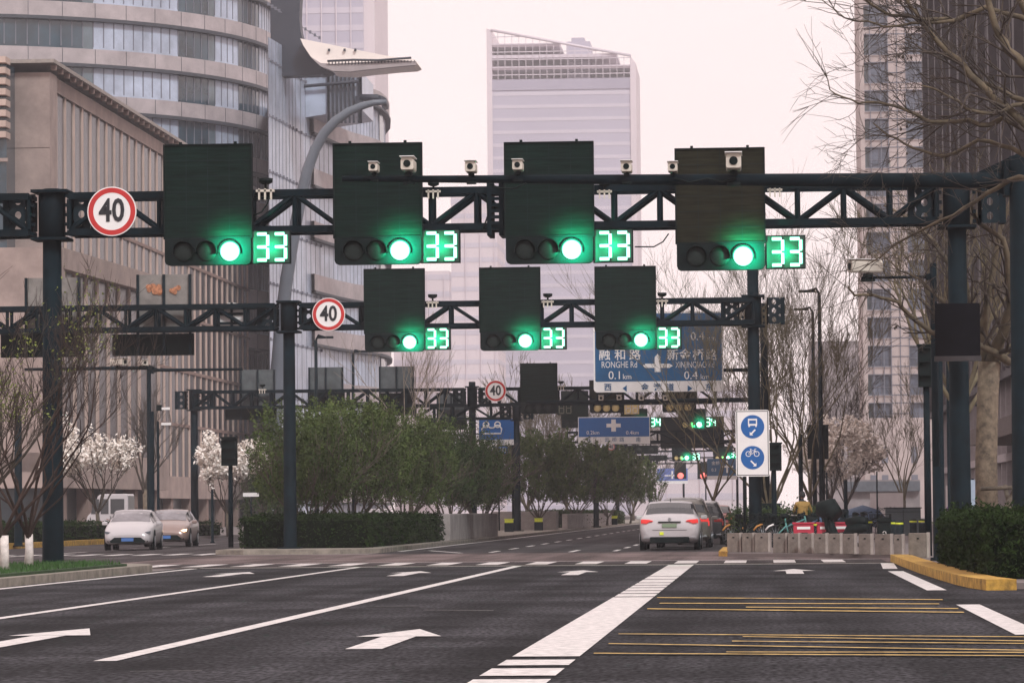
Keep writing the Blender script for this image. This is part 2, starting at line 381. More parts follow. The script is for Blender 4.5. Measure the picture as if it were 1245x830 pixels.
rr_ = random.Random(12)
mh = MB()
for (x, y) in ((-4.9, 49), (-8.3, 61)): mh.quad(*[(x + .35 * math.cos(k * .349), y + .35 * math.sin(k * .349), .0095) for k in range(18)])
struct('manhole_covers', mh, mat('manhole', (.026, .025, .026), .8, spec=.15, scale=20, var=.5))

# kerbs and islands
struct('left_island_kerb', MB().slab([(-17, -20), (-13.35, -20), (-13.35, 80.5), (-13.8, 82.6), (-14.6, 83.6), (-15.8, 83.2), (-17, 81)], 0, .16), 'kerb')
struct('left_island_soil', MB().slab([(-16.7, -20), (-13.65, -20), (-13.65, 79), (-14.3, 81), (-15.4, 81.4), (-16.7, 79)], .1, .21), 'grass')
gb = MB(); rg = random.Random(3)
for _ in range(9000):
    y = rg.uniform(56, 81); x = rg.uniform(-16.6, -13.75)
    if y > 79 and (x > -14.3 or x < -16): continue
    h = rg.uniform(.04, .13); a = rg.uniform(0, 3.14); dx, dy = math.cos(a) * .012, math.sin(a) * .012
    gb.quad((x - dx, y - dy, .2), (x + dx, y + dy, .2), (x + rg.uniform(-.04, .04), y + rg.uniform(-.04, .04), .2 + h))
tag(gb.build('grass', 'blade'), 'short green grass on the near left traffic island', 'grass', kind='stuff')
struct('median_kerb', MB().slab([(-17, 114.5), (-16, 113.6), (-13, 113.6), (-11.95, 115.5), (-11.95, 900), (-17, 900)], 0, .15), 'kerb')
struct('far_left_pavement', MB().slab([(-60, 117), (-28.9, 117), (-28.9, 900), (-60, 900)], 0, .13), 'paving')
struct('far_left_yellow_kerb', MB().slab([(-28.9, 100), (-28.55, 100), (-28.55, 165), (-28.9, 165)], 0, .22), 'yellow_kerb')
struct('right_refuge_pavement', MB().slab([(-.95, 99.6), (4.6, 92.0), (60, 92.0), (60, 900), (-.95, 900)], 0, .10), 'paving')
struct('right_kerb_pavement', MB().slab([(3.65, 57.2), (12, 56), (12, 91.9), (3.3, 91.9), (3.2, 84)], 0, .10), 'paving')
yk = MB()
kp = [(3.0, 88), (2.98, 80), (3.0, 72), (3.05, 66), (3.12, 61), (3.2, 58.4), (3.36, 56.4)]
for (a, b) in zip(kp, kp[1:]):
    d = Vector((b[0] - a[0], b[1] - a[1])); n = Vector((-d.y, d.x)).normalized() * .46
    yk.slab([a, b, (b[0] + n.x, b[1] + n.y), (a[0] + n.x, a[1] + n.y)][::-1], 0, .17)
struct('right_yellow_kerb', yk, 'yellow_kerb')
struct('near_right_pavement', MB().slab([(3.35, -20), (12, -20), (12, 44), (3.15, 44)], 0, .08), 'paving')
struct('near_right_yellow_kerb', MB().slab([(3.0, 30), (3.35, 30), (3.35, 44.2), (3.1, 44.2)], 0, .17), 'yellow_kerb')
struct('refuge_yellow_kerb', MB().slab([(-1.2, 100.5), (-.96, 99.8), (-.96, 112), (-1.2, 112)], 0, .14), 'yellow_kerb')

# ============================================================ BUILDINGS
def px_poly(pts, Y): return [XZ(a, b, Y) for a, b in pts]
# --- stone office with vertical fins (side wall parallel to the road)
sb = empty('stone_office_building', (-47.8, 250, 0), 'pink stone office building with tall vertical fins beside the left pavement', 'building')
X0 = PY(65, 80, 250).x; ZT = PY(65, 80, 250).z
def lb(mb, name, m, par, base): # build with world coords under an empty
    o = mb.build(name, m, par); o.location = -Vector(base); return o
B0 = (-47.8, 250, 0)
lb(MB().bb(X0 - 60, X0 - .55, 251.3, 350, 3.8, ZT - .3), 'wall', 'win_d', sb, B0)
fr = MB()
fr.bb(X0 - 3.4, X0, 248.7, 251.2, 3.8, ZT - .6)
zc = 3.8
while zc < ZT - 3: fr.bb(X0 - 7, X0 - 3.42, 248.8, 250, zc, min(zc + 4.45, ZT - 1.4)); fr.bb(X0 - 3.38, X0 + .02, 248.55, 248.7, zc, zc + 4.45); zc += 4.5
lb(fr, 'corner_wall', 'stone', sb, B0)
y = 253.2
while y < 349: lb(MB().bb(X0 - .75, X0 - .02, y, y + .16, 3.8, ZT - 1.5).bb(X0 - .1, X0, y + .16, y + .8, 3.8, ZT - 1.5) if False else MB().bb(X0 - .56, X0 - .45, y, y + .5, 3.8, ZT - .9), 'fin', 'stone2', sb, B0); y += 3.3
lb(MB().bb(X0 - .7, X0 - .35, 251.2, 350, ZT - 1.5, ZT - .5).bb(X0 - .7, X0 + .06, 251.2, 350, 2.6, 4.4), 'lintel', 'stone', sb, B0)
lb(MB().bb(X0 - 14, X0 + .45, 247.8, 350.5, ZT - .05, ZT + .2), 'roof_edge', 'conc_light', sb, B0)
y = 249
while y < 349: lb(MB().bb(X0 + .0, X0 + .4, y, y + .12, ZT - .45, ZT - .06), 'roof_bracket', 'stone_d', sb, B0); y += 2.4
fl = MB()
for z in (8.6, 13.2, 17.8, 22.4): fl.bb(X0 - .54, X0 - .4, 251.2, 350, z, z + .25)
lb(fl, 'floor_lines', 'stone_d', sb, B0)
bw = MB(); z = ZT - 12
while z > 4: bw.bb(X0 - 20, X0 - 3.5, 247.6, 248.6, z - .02, z + 1.0); z -= 1.6
ar = MB().bb(X0 - 60, X0 - .8, 252, 350, 0, 3.8)
lb(ar, 'arcade', 'shop', sb, B0)
y = 252
while y < 350: lb(MB().bb(X0 - 1.1, X0 - .1, y, y + 1.1, 0, 2.6), 'column', 'stone_d', sb, B0); y += 9.7
# louvred side bay at the frame edge
lv = MB(); xl0, xl1 = PY(-60, 80, 246).x, PY(12.5, 80, 246).x
zt2 = PY(10, 72, 246).z; z = zt2
zlo = PY(10, 168, 246).z
while z > zlo: lv.bb(xl0, xl1, 244.4, 246, z - .42, z); z -= .72
lbay = empty('louvred_stair_bay', (xl1 - 3, 246, 0), 'louvred bay with dark glass below at the left edge of the photo', 'building')
lb(lv, 'louvres', 'stone2', lbay, (xl1 - 3, 246, 0))
lb(MB().bb(xl0, xl1 - .1, 245.2, 248, 0, zt2 - .4), 'glass_wall', 'glass_d', lbay, (xl1 - 3, 246, 0))
fl = MB()
for py in (196, 240, 290, 340, 390): z = PY(10, py, 246).z; fl.bb(xl0, xl1, 245.0, 245.2, z - .12, z + .12)
lb(fl, 'transom', 'stone', lbay, (xl1 - 3, 246, 0))
# lower wing in front, roof sloping away in the picture
wing = empty('stone_wing', (-46, 225, 0), 'lower stone wing with a sloping parapet in front of the finned office', 'building')
Pa = PY(78, 302, 230); Pb_d = 252
ang = math.radians(2.6); H = Pa.z
wl = 31
dv = Vector((-math.sin(ang) * -1, math.cos(ang), 0))
BW = (-46, 225, 0)
def wbox(mb, s0, s1, off0, off1, z0, z1):
    nx = Vector((dv.y, -dv.x, 0)); b = Vector((Pa.x, Pa.y, 0))
    P = [b + dv * s0 + nx * off0, b + dv * s0 + nx * off1, b + dv * s1 + nx * off1, b + dv * s1 + nx * off0]
    mb.slab([(p.x, p.y) for p in P][::1], z0, z1)
mb = MB(); wbox(mb, 0, wl, -6, -.6, 4, H - .5); lb(mb, 'wall', 'win_d', wing, BW)
mb = MB(); wbox(mb, -.5, wl, -.6, .1, H - 1.3, H); wbox(mb, -1.6, 0, -4, .05, 4, H); lb(mb, 'parapet', 'stone', wing, BW)
s = 1.6
while s < wl: mb = MB(); wbox(mb, s, s + .5, -.6, -.48, 4, H - 1.3); lb(mb, 'fin', 'stone2', wing, BW); s += 3.25
mb = MB(); wbox(mb, -1.6, wl, -5, .2, 3.0, 5.2); lb(mb, 'lintel', 'stone', wing, BW)
mb = MB(); wbox(mb, -1, wl, -6, -1, 0, 3.0); lb(mb, 'arcade', 'shop', wing, BW)
s = 0
while s < wl: mb = MB(); wbox(mb, s, s + .9, -.9, -.1, 0, 3.0); lb(mb, 'column', 'stone_d', wing, BW); s += 7

# --- round tower of ribbon windows
def arc(cx, cy, rad, a0, a1, n): return [(cx + rad * math.cos(a0 + (a1 - a0) * k / n), cy + rad * math.sin(a0 + (a1 - a0) * k / n)) for k in range(n + 1)]
def ringwall(mb, pts, z0, z1):
    for (a, b) in zip(pts, pts[1:]): mb.quad((a[0], a[1], z0), (b[0], b[1], z0), (b[0], b[1], z1), (a[0], a[1], z1))
def ringslab(mb, outer, inner, z0, z1):
    ringwall(mb, outer, z0, z1)
    for k in range(len(outer) - 1):
        for z, fl in ((z0, 1), (z1, 0)):
            q = [(*outer[k], z), (*outer[k + 1], z), (*inner[k + 1], z), (*inner[k], z)]
            mb.quad(*(q[::-1] if fl else q))
RD = 395; RR = 33.5
right_edge = PY(329, 200, RD)
rcx, rcy = right_edge.x - RR, RD
rt = empty('round_ribbon_tower', (rcx, rcy, 0), 'round office tower with pale stone bands and ribbon windows', 'building')
RB = (rcx, rcy, 0)
A0, A1, NS = math.radians(-150), math.radians(40), 96
fh = 4.65; base_z = PY(0, 15, RD - RR).z - fh * 12   # one band matches y=15 at the left edge
rz_ = random.Random(5)
seg_kind = []
while len(seg_kind) < NS:
    k = rz_.choice('ddlllldm'); seg_kind += [k] * rz_.choice((3, 4, 6, 9) if k == 'l' else (3, 5, 8))
seg_kind = []
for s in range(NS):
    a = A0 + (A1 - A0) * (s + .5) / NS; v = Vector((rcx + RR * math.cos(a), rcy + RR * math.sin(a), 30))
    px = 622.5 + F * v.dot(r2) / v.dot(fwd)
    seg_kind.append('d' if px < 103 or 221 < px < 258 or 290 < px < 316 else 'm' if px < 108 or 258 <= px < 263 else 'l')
for f in range(0, 16):
    z0 = base_z + f * fh
    if z0 < -4: continue
    o_ = arc(rcx, rcy, RR + .5, A0, A1, NS); i_ = arc(rcx, rcy, RR - .7, A0, A1, NS)
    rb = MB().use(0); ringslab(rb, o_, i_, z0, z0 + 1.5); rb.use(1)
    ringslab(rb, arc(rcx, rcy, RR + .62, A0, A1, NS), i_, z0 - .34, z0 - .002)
    for k in range(0, NS, 3): rb.box((rcx + (RR + .5) * math.cos(A0 + (A1 - A0) * k / NS), rcy + (RR + .5) * math.sin(A0 + (A1 - A0) * k / NS), z0 + .75), (.05, .05, 1.45), A0 + (A1 - A0) * k / NS)
    lb(rb, 'stone_band', ['band', 'band_d'], rt, RB)
    w = arc(rcx, rcy, RR, A0, A1, NS); wb_ = MB()
    for s in range(NS):
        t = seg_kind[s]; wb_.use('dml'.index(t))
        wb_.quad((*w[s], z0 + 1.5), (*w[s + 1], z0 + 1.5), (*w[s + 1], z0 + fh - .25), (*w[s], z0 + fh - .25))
    wb_.use(3)
    for p in w: wb_.box((p[0], p[1], z0 + 3.2), (.10, .10, 2.9), math.atan2(p[1] - rcy, p[0] - rcx))
    lb(wb_, 'window_ribbon', ['glass_d', 'glass_m', 'glass_l', 'mullion'], rt, RB)

# --- second curved glass block, behind, with its oval end
plan_px = [(327, 425), (327.5, 390), (328, 337), (345, 343), (361, 350), (384, 359), (406, 367), (426, 373), (444, 377), (458, 381), (466, 386), (470, 392), (470, 400), (462, 410), (440, 425)]
plan = []
for px, d in plan_px:
    v = ray(px, 400); v2 = Vector((v.x, v.y)).normalized() * d; plan.append((v2.x, v2.y))
cb = empty('curved_glass_block', (plan[4][0], plan[4][1], 0), 'pale curved glass block with an oval end right of the round tower', 'building')
CB = (plan[4][0], plan[4][1], 0)
def dense(pl, n=4):
    o = []
    for a, b in zip(pl, pl[1:]):
        for k in range(n): o.append((a[0] + (b[0] - a[0]) * k / n, a[1] + (b[1] - a[1]) * k / n))
    o.append(pl[-1]); return o
dp = dense(plan); ctr = Vector((plan[4][0] - 30, plan[4][1] + 30))
def grow(pl, g):
    o = []
    for p in pl: v = (Vector(p) - ctr).normalized(); o.append((p[0] + v.x * g, p[1] + v.y * g))
    return o
topz = PY(470, 128, 392).z
gl = MB().use(0); ringwall(gl, dp, 0, topz); gl.use(1)
for p in dp: gl.box((p[0], p[1], topz / 2), (.06, .06, topz), 0)
z = topz + 3
while z > 3:
    for p in grow(dp, .12)[8:22]: gl.box((p[0], p[1], z), (.22, .12, .30))
    ringwall(gl, grow(dp, .08)[8:22], z - .05, z + .05); z -= 5.1
lb(gl, 'glass_wall', ['glass_l', 'mullion'], cb, CB)
s4 = grow(dp, .5)[19:]; s4i = grow(dp, -.6)[19:]
z = topz
while z > 2:
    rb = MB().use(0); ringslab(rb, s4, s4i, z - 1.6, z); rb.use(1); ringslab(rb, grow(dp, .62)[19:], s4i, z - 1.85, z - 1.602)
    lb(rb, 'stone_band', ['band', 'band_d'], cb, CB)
    if z < topz - 3:
        for k in (38, 39, 40): g_ = grow(dp, .1); lb(MB().quad((*g_[k], z + .1), (*g_[k + 1], z + .1), (*g_[k + 1], z + 3.3), (*g_[k], z + 3.3)), 'window', 'glass_m', cb, CB)
    z -= 5.1
# upper glass storey under the sail + terrace
YS = 352
ug = MB(); pol = px_poly([(328, 86), (438, 86), (438, 132), (328, 150)], YS); ug.prism(pol, YS, YS + 12)
lb(ug, 'upper_storey_glass', 'glass_l', cb, CB)
um = MB()
for px in list(range(332, 400, 7)) + [399, 400, 405, 410, 415, 420, 425, 430, 436, 438, 439]:
    x0, z0 = XZ(px, 84, YS); x1, z1 = XZ(px, 150 if px > 398 else 92, YS); um.bb(x0 - .10, x0 + .10, YS - .3, YS - .05, z1, z0)
um.path([PY(329, 104, YS - .6), PY(370, 105, YS - .6), PY(405, 102, YS - .6), PY(436, 99, YS - .6)], .16, 6)
um.path([PY(438, 119, YS - .6), PY(458, 119, YS - .6), PY(466, 122, YS - .6), PY(469, 130, YS + 10)], .35, 6)
for px in (437, 458): um.bb(*sorted([XZ(px, 0, YS)[0] - .4, XZ(px, 0, YS)[0] + .4]), YS - .8, YS - .4, XZ(px, 129, YS)[1], XZ(px, 118, YS)[1])
lb(um, 'terrace_frame', 'sail', cb, CB)
# sail roof
YR = 340
sl = empty('sail_roof', PY(400, 80, YR), 'swept grey and white sail shaped roof over the curved glass block', 'roof')
SL = tuple(PY(400, 80, YR))
under = [(329, -60), (372, -60), (366, -20), (364.5, 8), (364, 24), (365.5, 38), (369, 52), (375, 63), (384, 73), (395, 81), (410, 86.5), (395, 91), (329, 93)]
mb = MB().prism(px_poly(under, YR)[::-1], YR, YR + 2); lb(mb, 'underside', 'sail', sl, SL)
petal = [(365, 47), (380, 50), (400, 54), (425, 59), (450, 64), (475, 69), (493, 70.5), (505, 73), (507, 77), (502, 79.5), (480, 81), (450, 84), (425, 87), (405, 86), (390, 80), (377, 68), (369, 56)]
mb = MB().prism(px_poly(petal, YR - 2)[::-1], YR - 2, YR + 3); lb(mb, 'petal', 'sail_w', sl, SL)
edge = [(376, 68), (390, 77), (404, 78), (430, 76.5), (460, 75), (485, 73.5), (506, 75), (505, 79.3), (480, 81.5), (450, 84.5), (425, 87.4), (405, 86.6), (390, 81)]
mb = MB().prism(px_poly(edge, YR - 2.6)[::-1], YR - 2.7, YR - 2.05); lb(mb, 'petal_rim', 'band', sl, SL)
ln = MB(); ln.path([PY(398, 74.5, YR - 2.9), PY(430, 73, YR - 2.9), PY(460, 73.5, YR - 2.9), PY(485, 71.5, YR - 2.9), PY(500, 70.5, YR - 2.9)], .13, 4)
for px in range(400, 505, 4): ln.bb(PY(px, 80, YR - 2.8).x - .04, PY(px, 80, YR - 2.8).x + .04, YR - 2.85, YR - 2.7, PY(px, 83 - max(0, (px - 430)) * .05, YR).z, PY(px, 78, YR).z)
for px in (400, 419, 432): q = PY(px, 61, YR - 2.2); ln.box(q, (.2, .2, .22))
lb(ln, 'rim_rail', 'sail', sl, SL)
# arch leg
YA = 322
pts = [(470, 124), (455, 125), (440, 129), (424, 136), (408, 147), (394, 162), (383, 182), (374, 206), (367, 235), (360, 270), (353, 310), (347, 350), (342, 400), (338, 450), (334, 500), (330, 600)]
rs = [.2, .28, .35, .4, .43, .46, .48, .50, .52, .55, .58, .6, .65, .68, .7, .75]
ah = tag(MB().path([PY(a, b, YA) for a, b in pts], rs, 10).build('steel_arch', mat('arch_steel', (.11, .125, .15), .5, scale=.3, var=.1)), 'curved grey steel arch leg sweeping down in front of the glass block', 'arch')

# --- far towers
def tower(name, label, x0, x1, ytop, Y, depth, m, bands=None, bm='hz_band', group=None, fhh=4, win=None, xfrac=1.0):
    a, zt = XZ(x0, ytop, Y); b, _ = XZ(x1, ytop, Y)
    t = empty(name, ((a + b) / 2, Y, 0), label, 'building', group); BB = ((a + b) / 2, Y, 0)
    lb(MB().bb(a, b, Y, Y + depth, 0, zt), 'wall', m, t, BB)
    bd = MB(); z = zt - 1
    while z > 3: bd.bb(a - .05, b + .05, Y - .08, Y + depth, z - fhh * .33, z); z -= fhh
    lb(bd, 'floor_bands', bm, t, BB)
    if win:
        wn = MB(); x = a + win
        while x < b - .5: wn.bb(x - .12, x + .12, Y - .45, Y - .3, 3, zt - 1); x += win
        lb(wn, 'mullions', 'hz_frame', t, BB)
    return t, a, b, zt
# hazy tower behind the sail
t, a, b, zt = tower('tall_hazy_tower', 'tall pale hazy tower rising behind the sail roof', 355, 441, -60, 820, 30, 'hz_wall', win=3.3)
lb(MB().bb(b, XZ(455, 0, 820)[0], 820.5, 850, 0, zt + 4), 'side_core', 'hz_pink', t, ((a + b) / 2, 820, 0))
# slanted-roof tower in the centre
Y = 1150
ax, _ = XZ(597, 60, Y); bx, _ = XZ(767, 60, Y); zl = XZ(597, 37, Y)[1]; zr = XZ(767, 68, Y)[1]; zs = XZ(680, 96, Y)[1]
ct = empty('slant_roof_tower', ((ax + bx) / 2, Y, 0), 'hazy glass tower with a slanted open lattice crown in the centre', 'building'); CT = ((ax + bx) / 2, Y, 0)
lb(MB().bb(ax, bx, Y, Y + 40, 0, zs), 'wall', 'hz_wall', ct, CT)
bd = MB(); dkb = MB(); z = zs - 4; k = 0
dkb.bb(ax, bx, Y - .3, Y, zs - 3.4, zs)
while z > 3: bd.bb(ax - .05, bx + .05, Y - .08, Y + 40, z - 1.1, z); z -= 4
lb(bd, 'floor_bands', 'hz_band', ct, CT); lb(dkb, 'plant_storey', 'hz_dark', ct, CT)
cn = MB()
cn.prism([XZ(591.5, 35, Y), XZ(598, 37, Y), (ax, 0), XZ(592.5, 600, Y)][::1] if False else [(XZ(591.5, 35, Y)[0], 0), (ax + .3, 0), (ax + .3, zl), (XZ(591.5, 35, Y)[0], zl + .5)], Y - .5, Y + 38)
cn.prism([(bx - .3, 0), (XZ(773, 70, Y)[0], 0), (XZ(773, 70, Y)[0], zr - 2.5), (bx - .3, zr)], Y - .5, Y + 38)
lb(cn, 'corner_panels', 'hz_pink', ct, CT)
la = MB()
def zroof(x): return zl + (zr - zl) * (x - ax) / (bx - ax)
for yy in (Y - .4, Y + 38):
    la.path([(ax, yy, zl), (bx, yy, zr)], .55, 4)
    n = 20
    for k in range(n + 1):
        x = ax + (bx - ax) * k / n; la.bb(x - .08, x + .08, yy - .15, yy + .15, zs, zroof(x))
    z = zs + 1.4
    while z < zl:
        xe = bx if z < zr else ax + (bx - ax) * (zl - z) / (zl - zr); la.bb(ax, xe, yy - .15, yy + .15, z - .12, z + .12); z += 2.4
z = zs + 3.5; 
for k, z in enumerate((zs + 3.6, zs + 7.2, zs + 10.8)):
    xe = bx if z < zr - .5 else ax + (bx - ax) * (zl - z - .5) / (zl - zr)
    la.bb(ax, xe, Y, Y + 34, z - .5, z + .5)
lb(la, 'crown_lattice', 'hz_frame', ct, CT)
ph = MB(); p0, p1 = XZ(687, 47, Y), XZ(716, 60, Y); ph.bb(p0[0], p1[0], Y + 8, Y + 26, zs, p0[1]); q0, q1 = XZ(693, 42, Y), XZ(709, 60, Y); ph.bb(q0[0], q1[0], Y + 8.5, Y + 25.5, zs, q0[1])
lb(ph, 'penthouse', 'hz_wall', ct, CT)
# paler blocks between
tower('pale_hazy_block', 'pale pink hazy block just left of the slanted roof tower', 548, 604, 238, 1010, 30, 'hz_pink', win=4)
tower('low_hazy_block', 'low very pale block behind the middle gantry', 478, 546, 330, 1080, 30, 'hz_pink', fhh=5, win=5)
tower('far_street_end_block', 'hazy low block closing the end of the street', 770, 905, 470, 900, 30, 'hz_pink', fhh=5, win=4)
# --- right residential tower
Y = 470
a, zt = XZ(1047, -70, Y); b, _ = XZ(1126, 0, Y)
rs_ = empty('residential_tower', ((a + b) / 2, Y, 0), 'tall residential tower with pale spandrels behind the right hand trees', 'building'); RS = ((a + b) / 2, Y, 0)
c1, c2 = XZ(1082, 300, Y)[0], XZ(1104, 300, Y)[0]
lb(MB().bb(a, b, Y + .8, Y + 22, 0, zt), 'wall', 'glass_m', rs_, RS)
wl_, mu_ = MB(), MB(); RW = mat('tower_window', (.10, .11, .14), .2, scale=.5, var=.5)
wl_.bb(c1, c2, Y - .2, Y + .8, 0, zt); wl_.bb(a - .4, a + .15, Y - .3, Y + 22, 0, zt); wl_.bb(b - .2, b, Y - .1, Y + .8, 0, zt)
wl_.bb(a + .15, b, Y - .05, Y + .8, 0, XZ(1060, 508, Y)[1])
z = zt
z_low = XZ(1060, 508, Y)[1]
while z > z_low + 1:
    wl_.bb(a + .15, b, Y, Y + .8, z - 1.0, z); z -= 3.6
lb(wl_, 'pale_wall', mat('tower_render', (.44, .355, .335), .8, scale=.3, var=.15), rs_, RS)
z = zt
while z > z_low + 1:
    if z < 75:
        for (u0, u1) in ((a + .7, c1 - .05), (c2 + .05, b - .25)): lb(MB().use(0).bb(u0, u1, Y + .3, Y + .79, z - 3.55, z - 1.05).use(1).bb((u0 + u1) / 2 - .04, (u0 + u1) / 2 + .04, Y + .25, Y + .3, z - 3.5, z - 1.1).bb(u0, u1, Y + .22, Y + .27, z - 2.6, z - 2.53), 'window', [RW, 'mullion'], rs_, RS)
    mu_.bb(a + .15, b, Y - .26, Y - .2, z - .06, z + .06); mu_.bb(a + .15, b, Y - .26, Y - .2, z - 1.06, z - .96)
    mu_.bb(c1, c2, Y - .28, Y - .21, z - 2.4, z - 2.3)
    z -= 3.6
for x in ((c1 + c2) / 2, c1, c2, a + .9, a + 2.2): mu_.bb(x - .05, x + .05, Y - .32, Y - .24, z_low, zt)
lb(mu_, 'joints', 'mullion', rs_, RS)
for px in (1058, 1072, 1108):
    x0 = XZ(px, 560, Y)[0]
    for (u, v) in ((3, 5.5), (7, 9)): lb(MB().bb(x0, x0 + .8, Y - .12, Y - .06, u, v), 'window', 'mullion', rs_, RS)
# podium shops under it
px0, px1 = XZ(1028, 560, 400)[0], XZ(1118, 560, 400)[0]; PD = ((px0 + px1) / 2, 400, 0)
pd = empty('shop_podium', PD, 'low grey shop building with a white hoarding at the end of the right pavement', 'building')
lb(MB().bb(px0, px1, 400, 412, 0, XZ(1070, 583, 400)[1]), 'wall', mat('podium_wall', (.22, .19, .19), .8, scale=.4, var=.3), pd, PD)
lb(MB().bb(px0, px1, 399.2, 399.9, XZ(1070, 597, 400)[1], XZ(1070, 585, 400)[1]), 'canopy', mat('podium_canopy', (.09, .10, .115), .6, var=.2), pd, PD)
# low grey building left of the tower
tower('grey_roof_building', 'low grey building behind the blossom tree on the right', 985, 1052, 415, 520, 20, mat('grey_far_wall', (.25, .21, .21), .8, scale=.2, var=.25), fhh=3.4, bm=mat('grey_far_band', (.33, .28, .28), .8, var=.1))
# dark glass building along the right pavement
XR = 12.2
dg = empty('dark_glass_building', (XR, 200, 0), 'dark glass building with vertical mullions along the right pavement', 'building'); DG = (XR, 200, 0)
lb(MB().bb(XR, XR + 30, 110, 268, 8.0, 62), 'wall', mat('dark_facade', (.030, .040, .058), .3, scale=.3, var=.5), dg, DG)
ms = MB(); y = 112; k = 0
while y < 268:
    ms.bb(XR - (.35 if k % 3 else .6), XR, y, y + (.5 if k % 3 else 1.4), 8.0, 62); y += 3.1; k += 1
for z in (8, 12, 16, 20, 24, 28, 32, 36, 40, 44): ms.bb(XR - .2, XR, 110, 268, z - .35, z + .35)
lb(ms, 'mullions', mat('dark_mullion', (.070, .058, .064), .6, scale=.5, var=.3), dg, DG)
lb(MB().bb(XR + .6, XR + 30, 110, 268, 0, 8.0), 'shopfront_glass', 'shop', dg, DG)
ms = MB(); y = 111
while y < 268: ms.bb(XR + .3, XR + .59, y, y + .22, 0, 8.0); y += 4.2
ms.bb(XR + .2, XR + .59, 110, 268, 3.6, 4.0)
lb(ms, 'shopfront_posts', mat('pale_post', (.40, .35, .36), .6, var=.1), dg, DG)
lb(MB().bb(XR - 1.6, XR + .5, 110, 190, 4.4, 5.2), 'awning', mat('awning', (.10, .075, .07), .7, var=.2), dg, DG)

# ============================================================ GANTRIES
def truss(mb, xa, xb, zt, zb, Y, w, step, r, rc, arch=0):
    """box truss between xa and xb, chords at zt and zb"""
    n = max(2, round((xb - xa) / step)); 
    for yy in (Y - w / 2, Y + w / 2):
        mb.box(((xa + xb) / 2, yy, zt), (xb - xa, rc * 2, rc * 2)); mb.box(((xa + xb) / 2, yy, zb), (xb - xa, rc * 2, rc * 2))
        for k in range(n + 1):
            x = xa + (xb - xa) * k / n
            mb.tube((x, yy, zb + rc), (x, yy, zt - rc), r, n=6, cap=False)
            if k < n:
                x2 = xa + (xb - xa) * (k + 1) / n
                if k % 2: mb.tube((x + r, yy, zt - rc), (x2 - r, yy, zb + rc), r, n=6, cap=False)
                else: mb.tube((x + r, yy, zb + rc), (x2 - r, yy, zt - rc), r, n=6, cap=False)
    for k in range(n + 1):
        x = xa + (xb - xa) * k / n
        for z in (zt, zb): mb.box((x, Y, z), (r * 1.6, w, r * 1.6))
def pole_part(par, name, x, Y, z0, z1, r0, r1, base, m='steel', n=12):
    mb = MB().path([(x, Y, z0), (x, Y, z0 + .02), (x, Y, z1)], [r0 * 1.02, r0, r1], n)
    mb.box((x, Y, z0 + .02), (r0 * 3.4, r0 * 3.4, .05))
    return lb(mb, name, m, par, base)
def collar(par, x, Y, zc, h, r, base):
    mb = MB()
    mb.path([(x, Y, zc - h / 2), (x, Y, zc + h / 2)], r * 1.25, 10)
    for z in (zc - h / 2, zc + h / 2): mb.box((x, Y, z), (r * 3.4, r * 3.4, .06))
    for s in (-1, 1):
        for k in range(5): mb.box((x + s * r * 1.55, Y - r, zc - h / 2 + h * (k + .5) / 5), (.07, .12, .07))
        # bolted end plate with round holes
        for t in (0, 1): mb.bb(x + s * (r * 2.0), x + s * (r * 2.0 + .05), Y - r * 1.3, Y + r * 1.3, zc - h / 2 + .06, zc + h / 2 - .06)
        xo = x + s * (r * 2.0 + .45)
        mb.bb(xo - .07 + s * .05, xo + .07 + s * .05, Y - r, Y + r, zc - h / 2 + .06, zc + h / 2 - .06)
    lb(mb, 'collar', 'steel', par, base)
    for s in (-1, 1):
        pl = MB(); xo = x + s * (r * 2.0 + .23); hw = .2; hh = h / 2 - .06
        # plate with three holes, made of cells round each hole
        for k in range(3):
            c = zc - hh + (k + .5) * 2 * hh / 3; rr = .085; q = hh / 3
            P = [(xo + rr * math.cos(a) * .8, c + rr * math.sin(a)) for a in [math.pi * 2 * i / 16 for i in range(16)]]
            Q = []
            for i in range(16):
                a = math.pi * 2 * i / 16; ca, sa = math.cos(a), math.sin(a); t = min(hw / max(abs(ca), 1e-6), q / max(abs(sa), 1e-6)); Q.append((xo + ca * t, c + sa * t))
            for i in range(16):
                j = (i + 1) % 16; y0 = Y - r * 1.1
                pl.quad((P[i][0], y0, P[i][1]), (Q[i][0], y0, Q[i][1]), (Q[j][0], y0, Q[j][1]), (P[j][0], y0, P[j][1]))
        lb(pl, 'end_plate', 'steel2', par, base)
def gantry(name, label, Y, xl, xr, zt, zb, poles, rp, step=1.0, r=.06, rc=.075, w=.7, group=None, m='steel', fine=True):
    bx_ = (poles[0][0], Y, 0)
    g = empty(name, bx_, label, 'gantry', group)
    mb = MB()
    cuts = sorted([p[0] for p in poles if xl < p[0] < xr]); segs = []; a = xl
    for c in cuts: segs.append((a, c - rp * 1.9)); a = c + rp * 1.9
    segs.append((a, xr))
    for (a, b) in segs:
        if b - a > .5: truss(mb, a, b, zt, zb, Y, w, step, r, rc)
    lb(mb, 'truss', m, g, bx_)
    for (x, z0, z1) in poles:
        pole_part(g, 'pole', x, Y, z0, z1, rp, rp * .84, bx_, m)
        collar(g, x, Y, (zt + zb) / 2, (zt - zb) + .25, rp, bx_)
    return g
Y1 = 80.0; Y2 = 117.0; Y3 = 192.0; Y4 = 212.0
p = PY(61, 230, Y1); q1 = PY(300, 237, Y1).z; q2 = PY(300, 281, Y1).z
x1r = PY(1165, 400, Y1).x
g1 = gantry('signal_gantry', 'nearest dark teal truss gantry carrying the four large signals', Y1, PY(-70, 240, Y1).x, x1r + .1, q1, q2,
       [(PY(64, 500, Y1).x, .2, p.z), (x1r, .1, PY(1165, 225, Y1).z)], .235, step=.98)
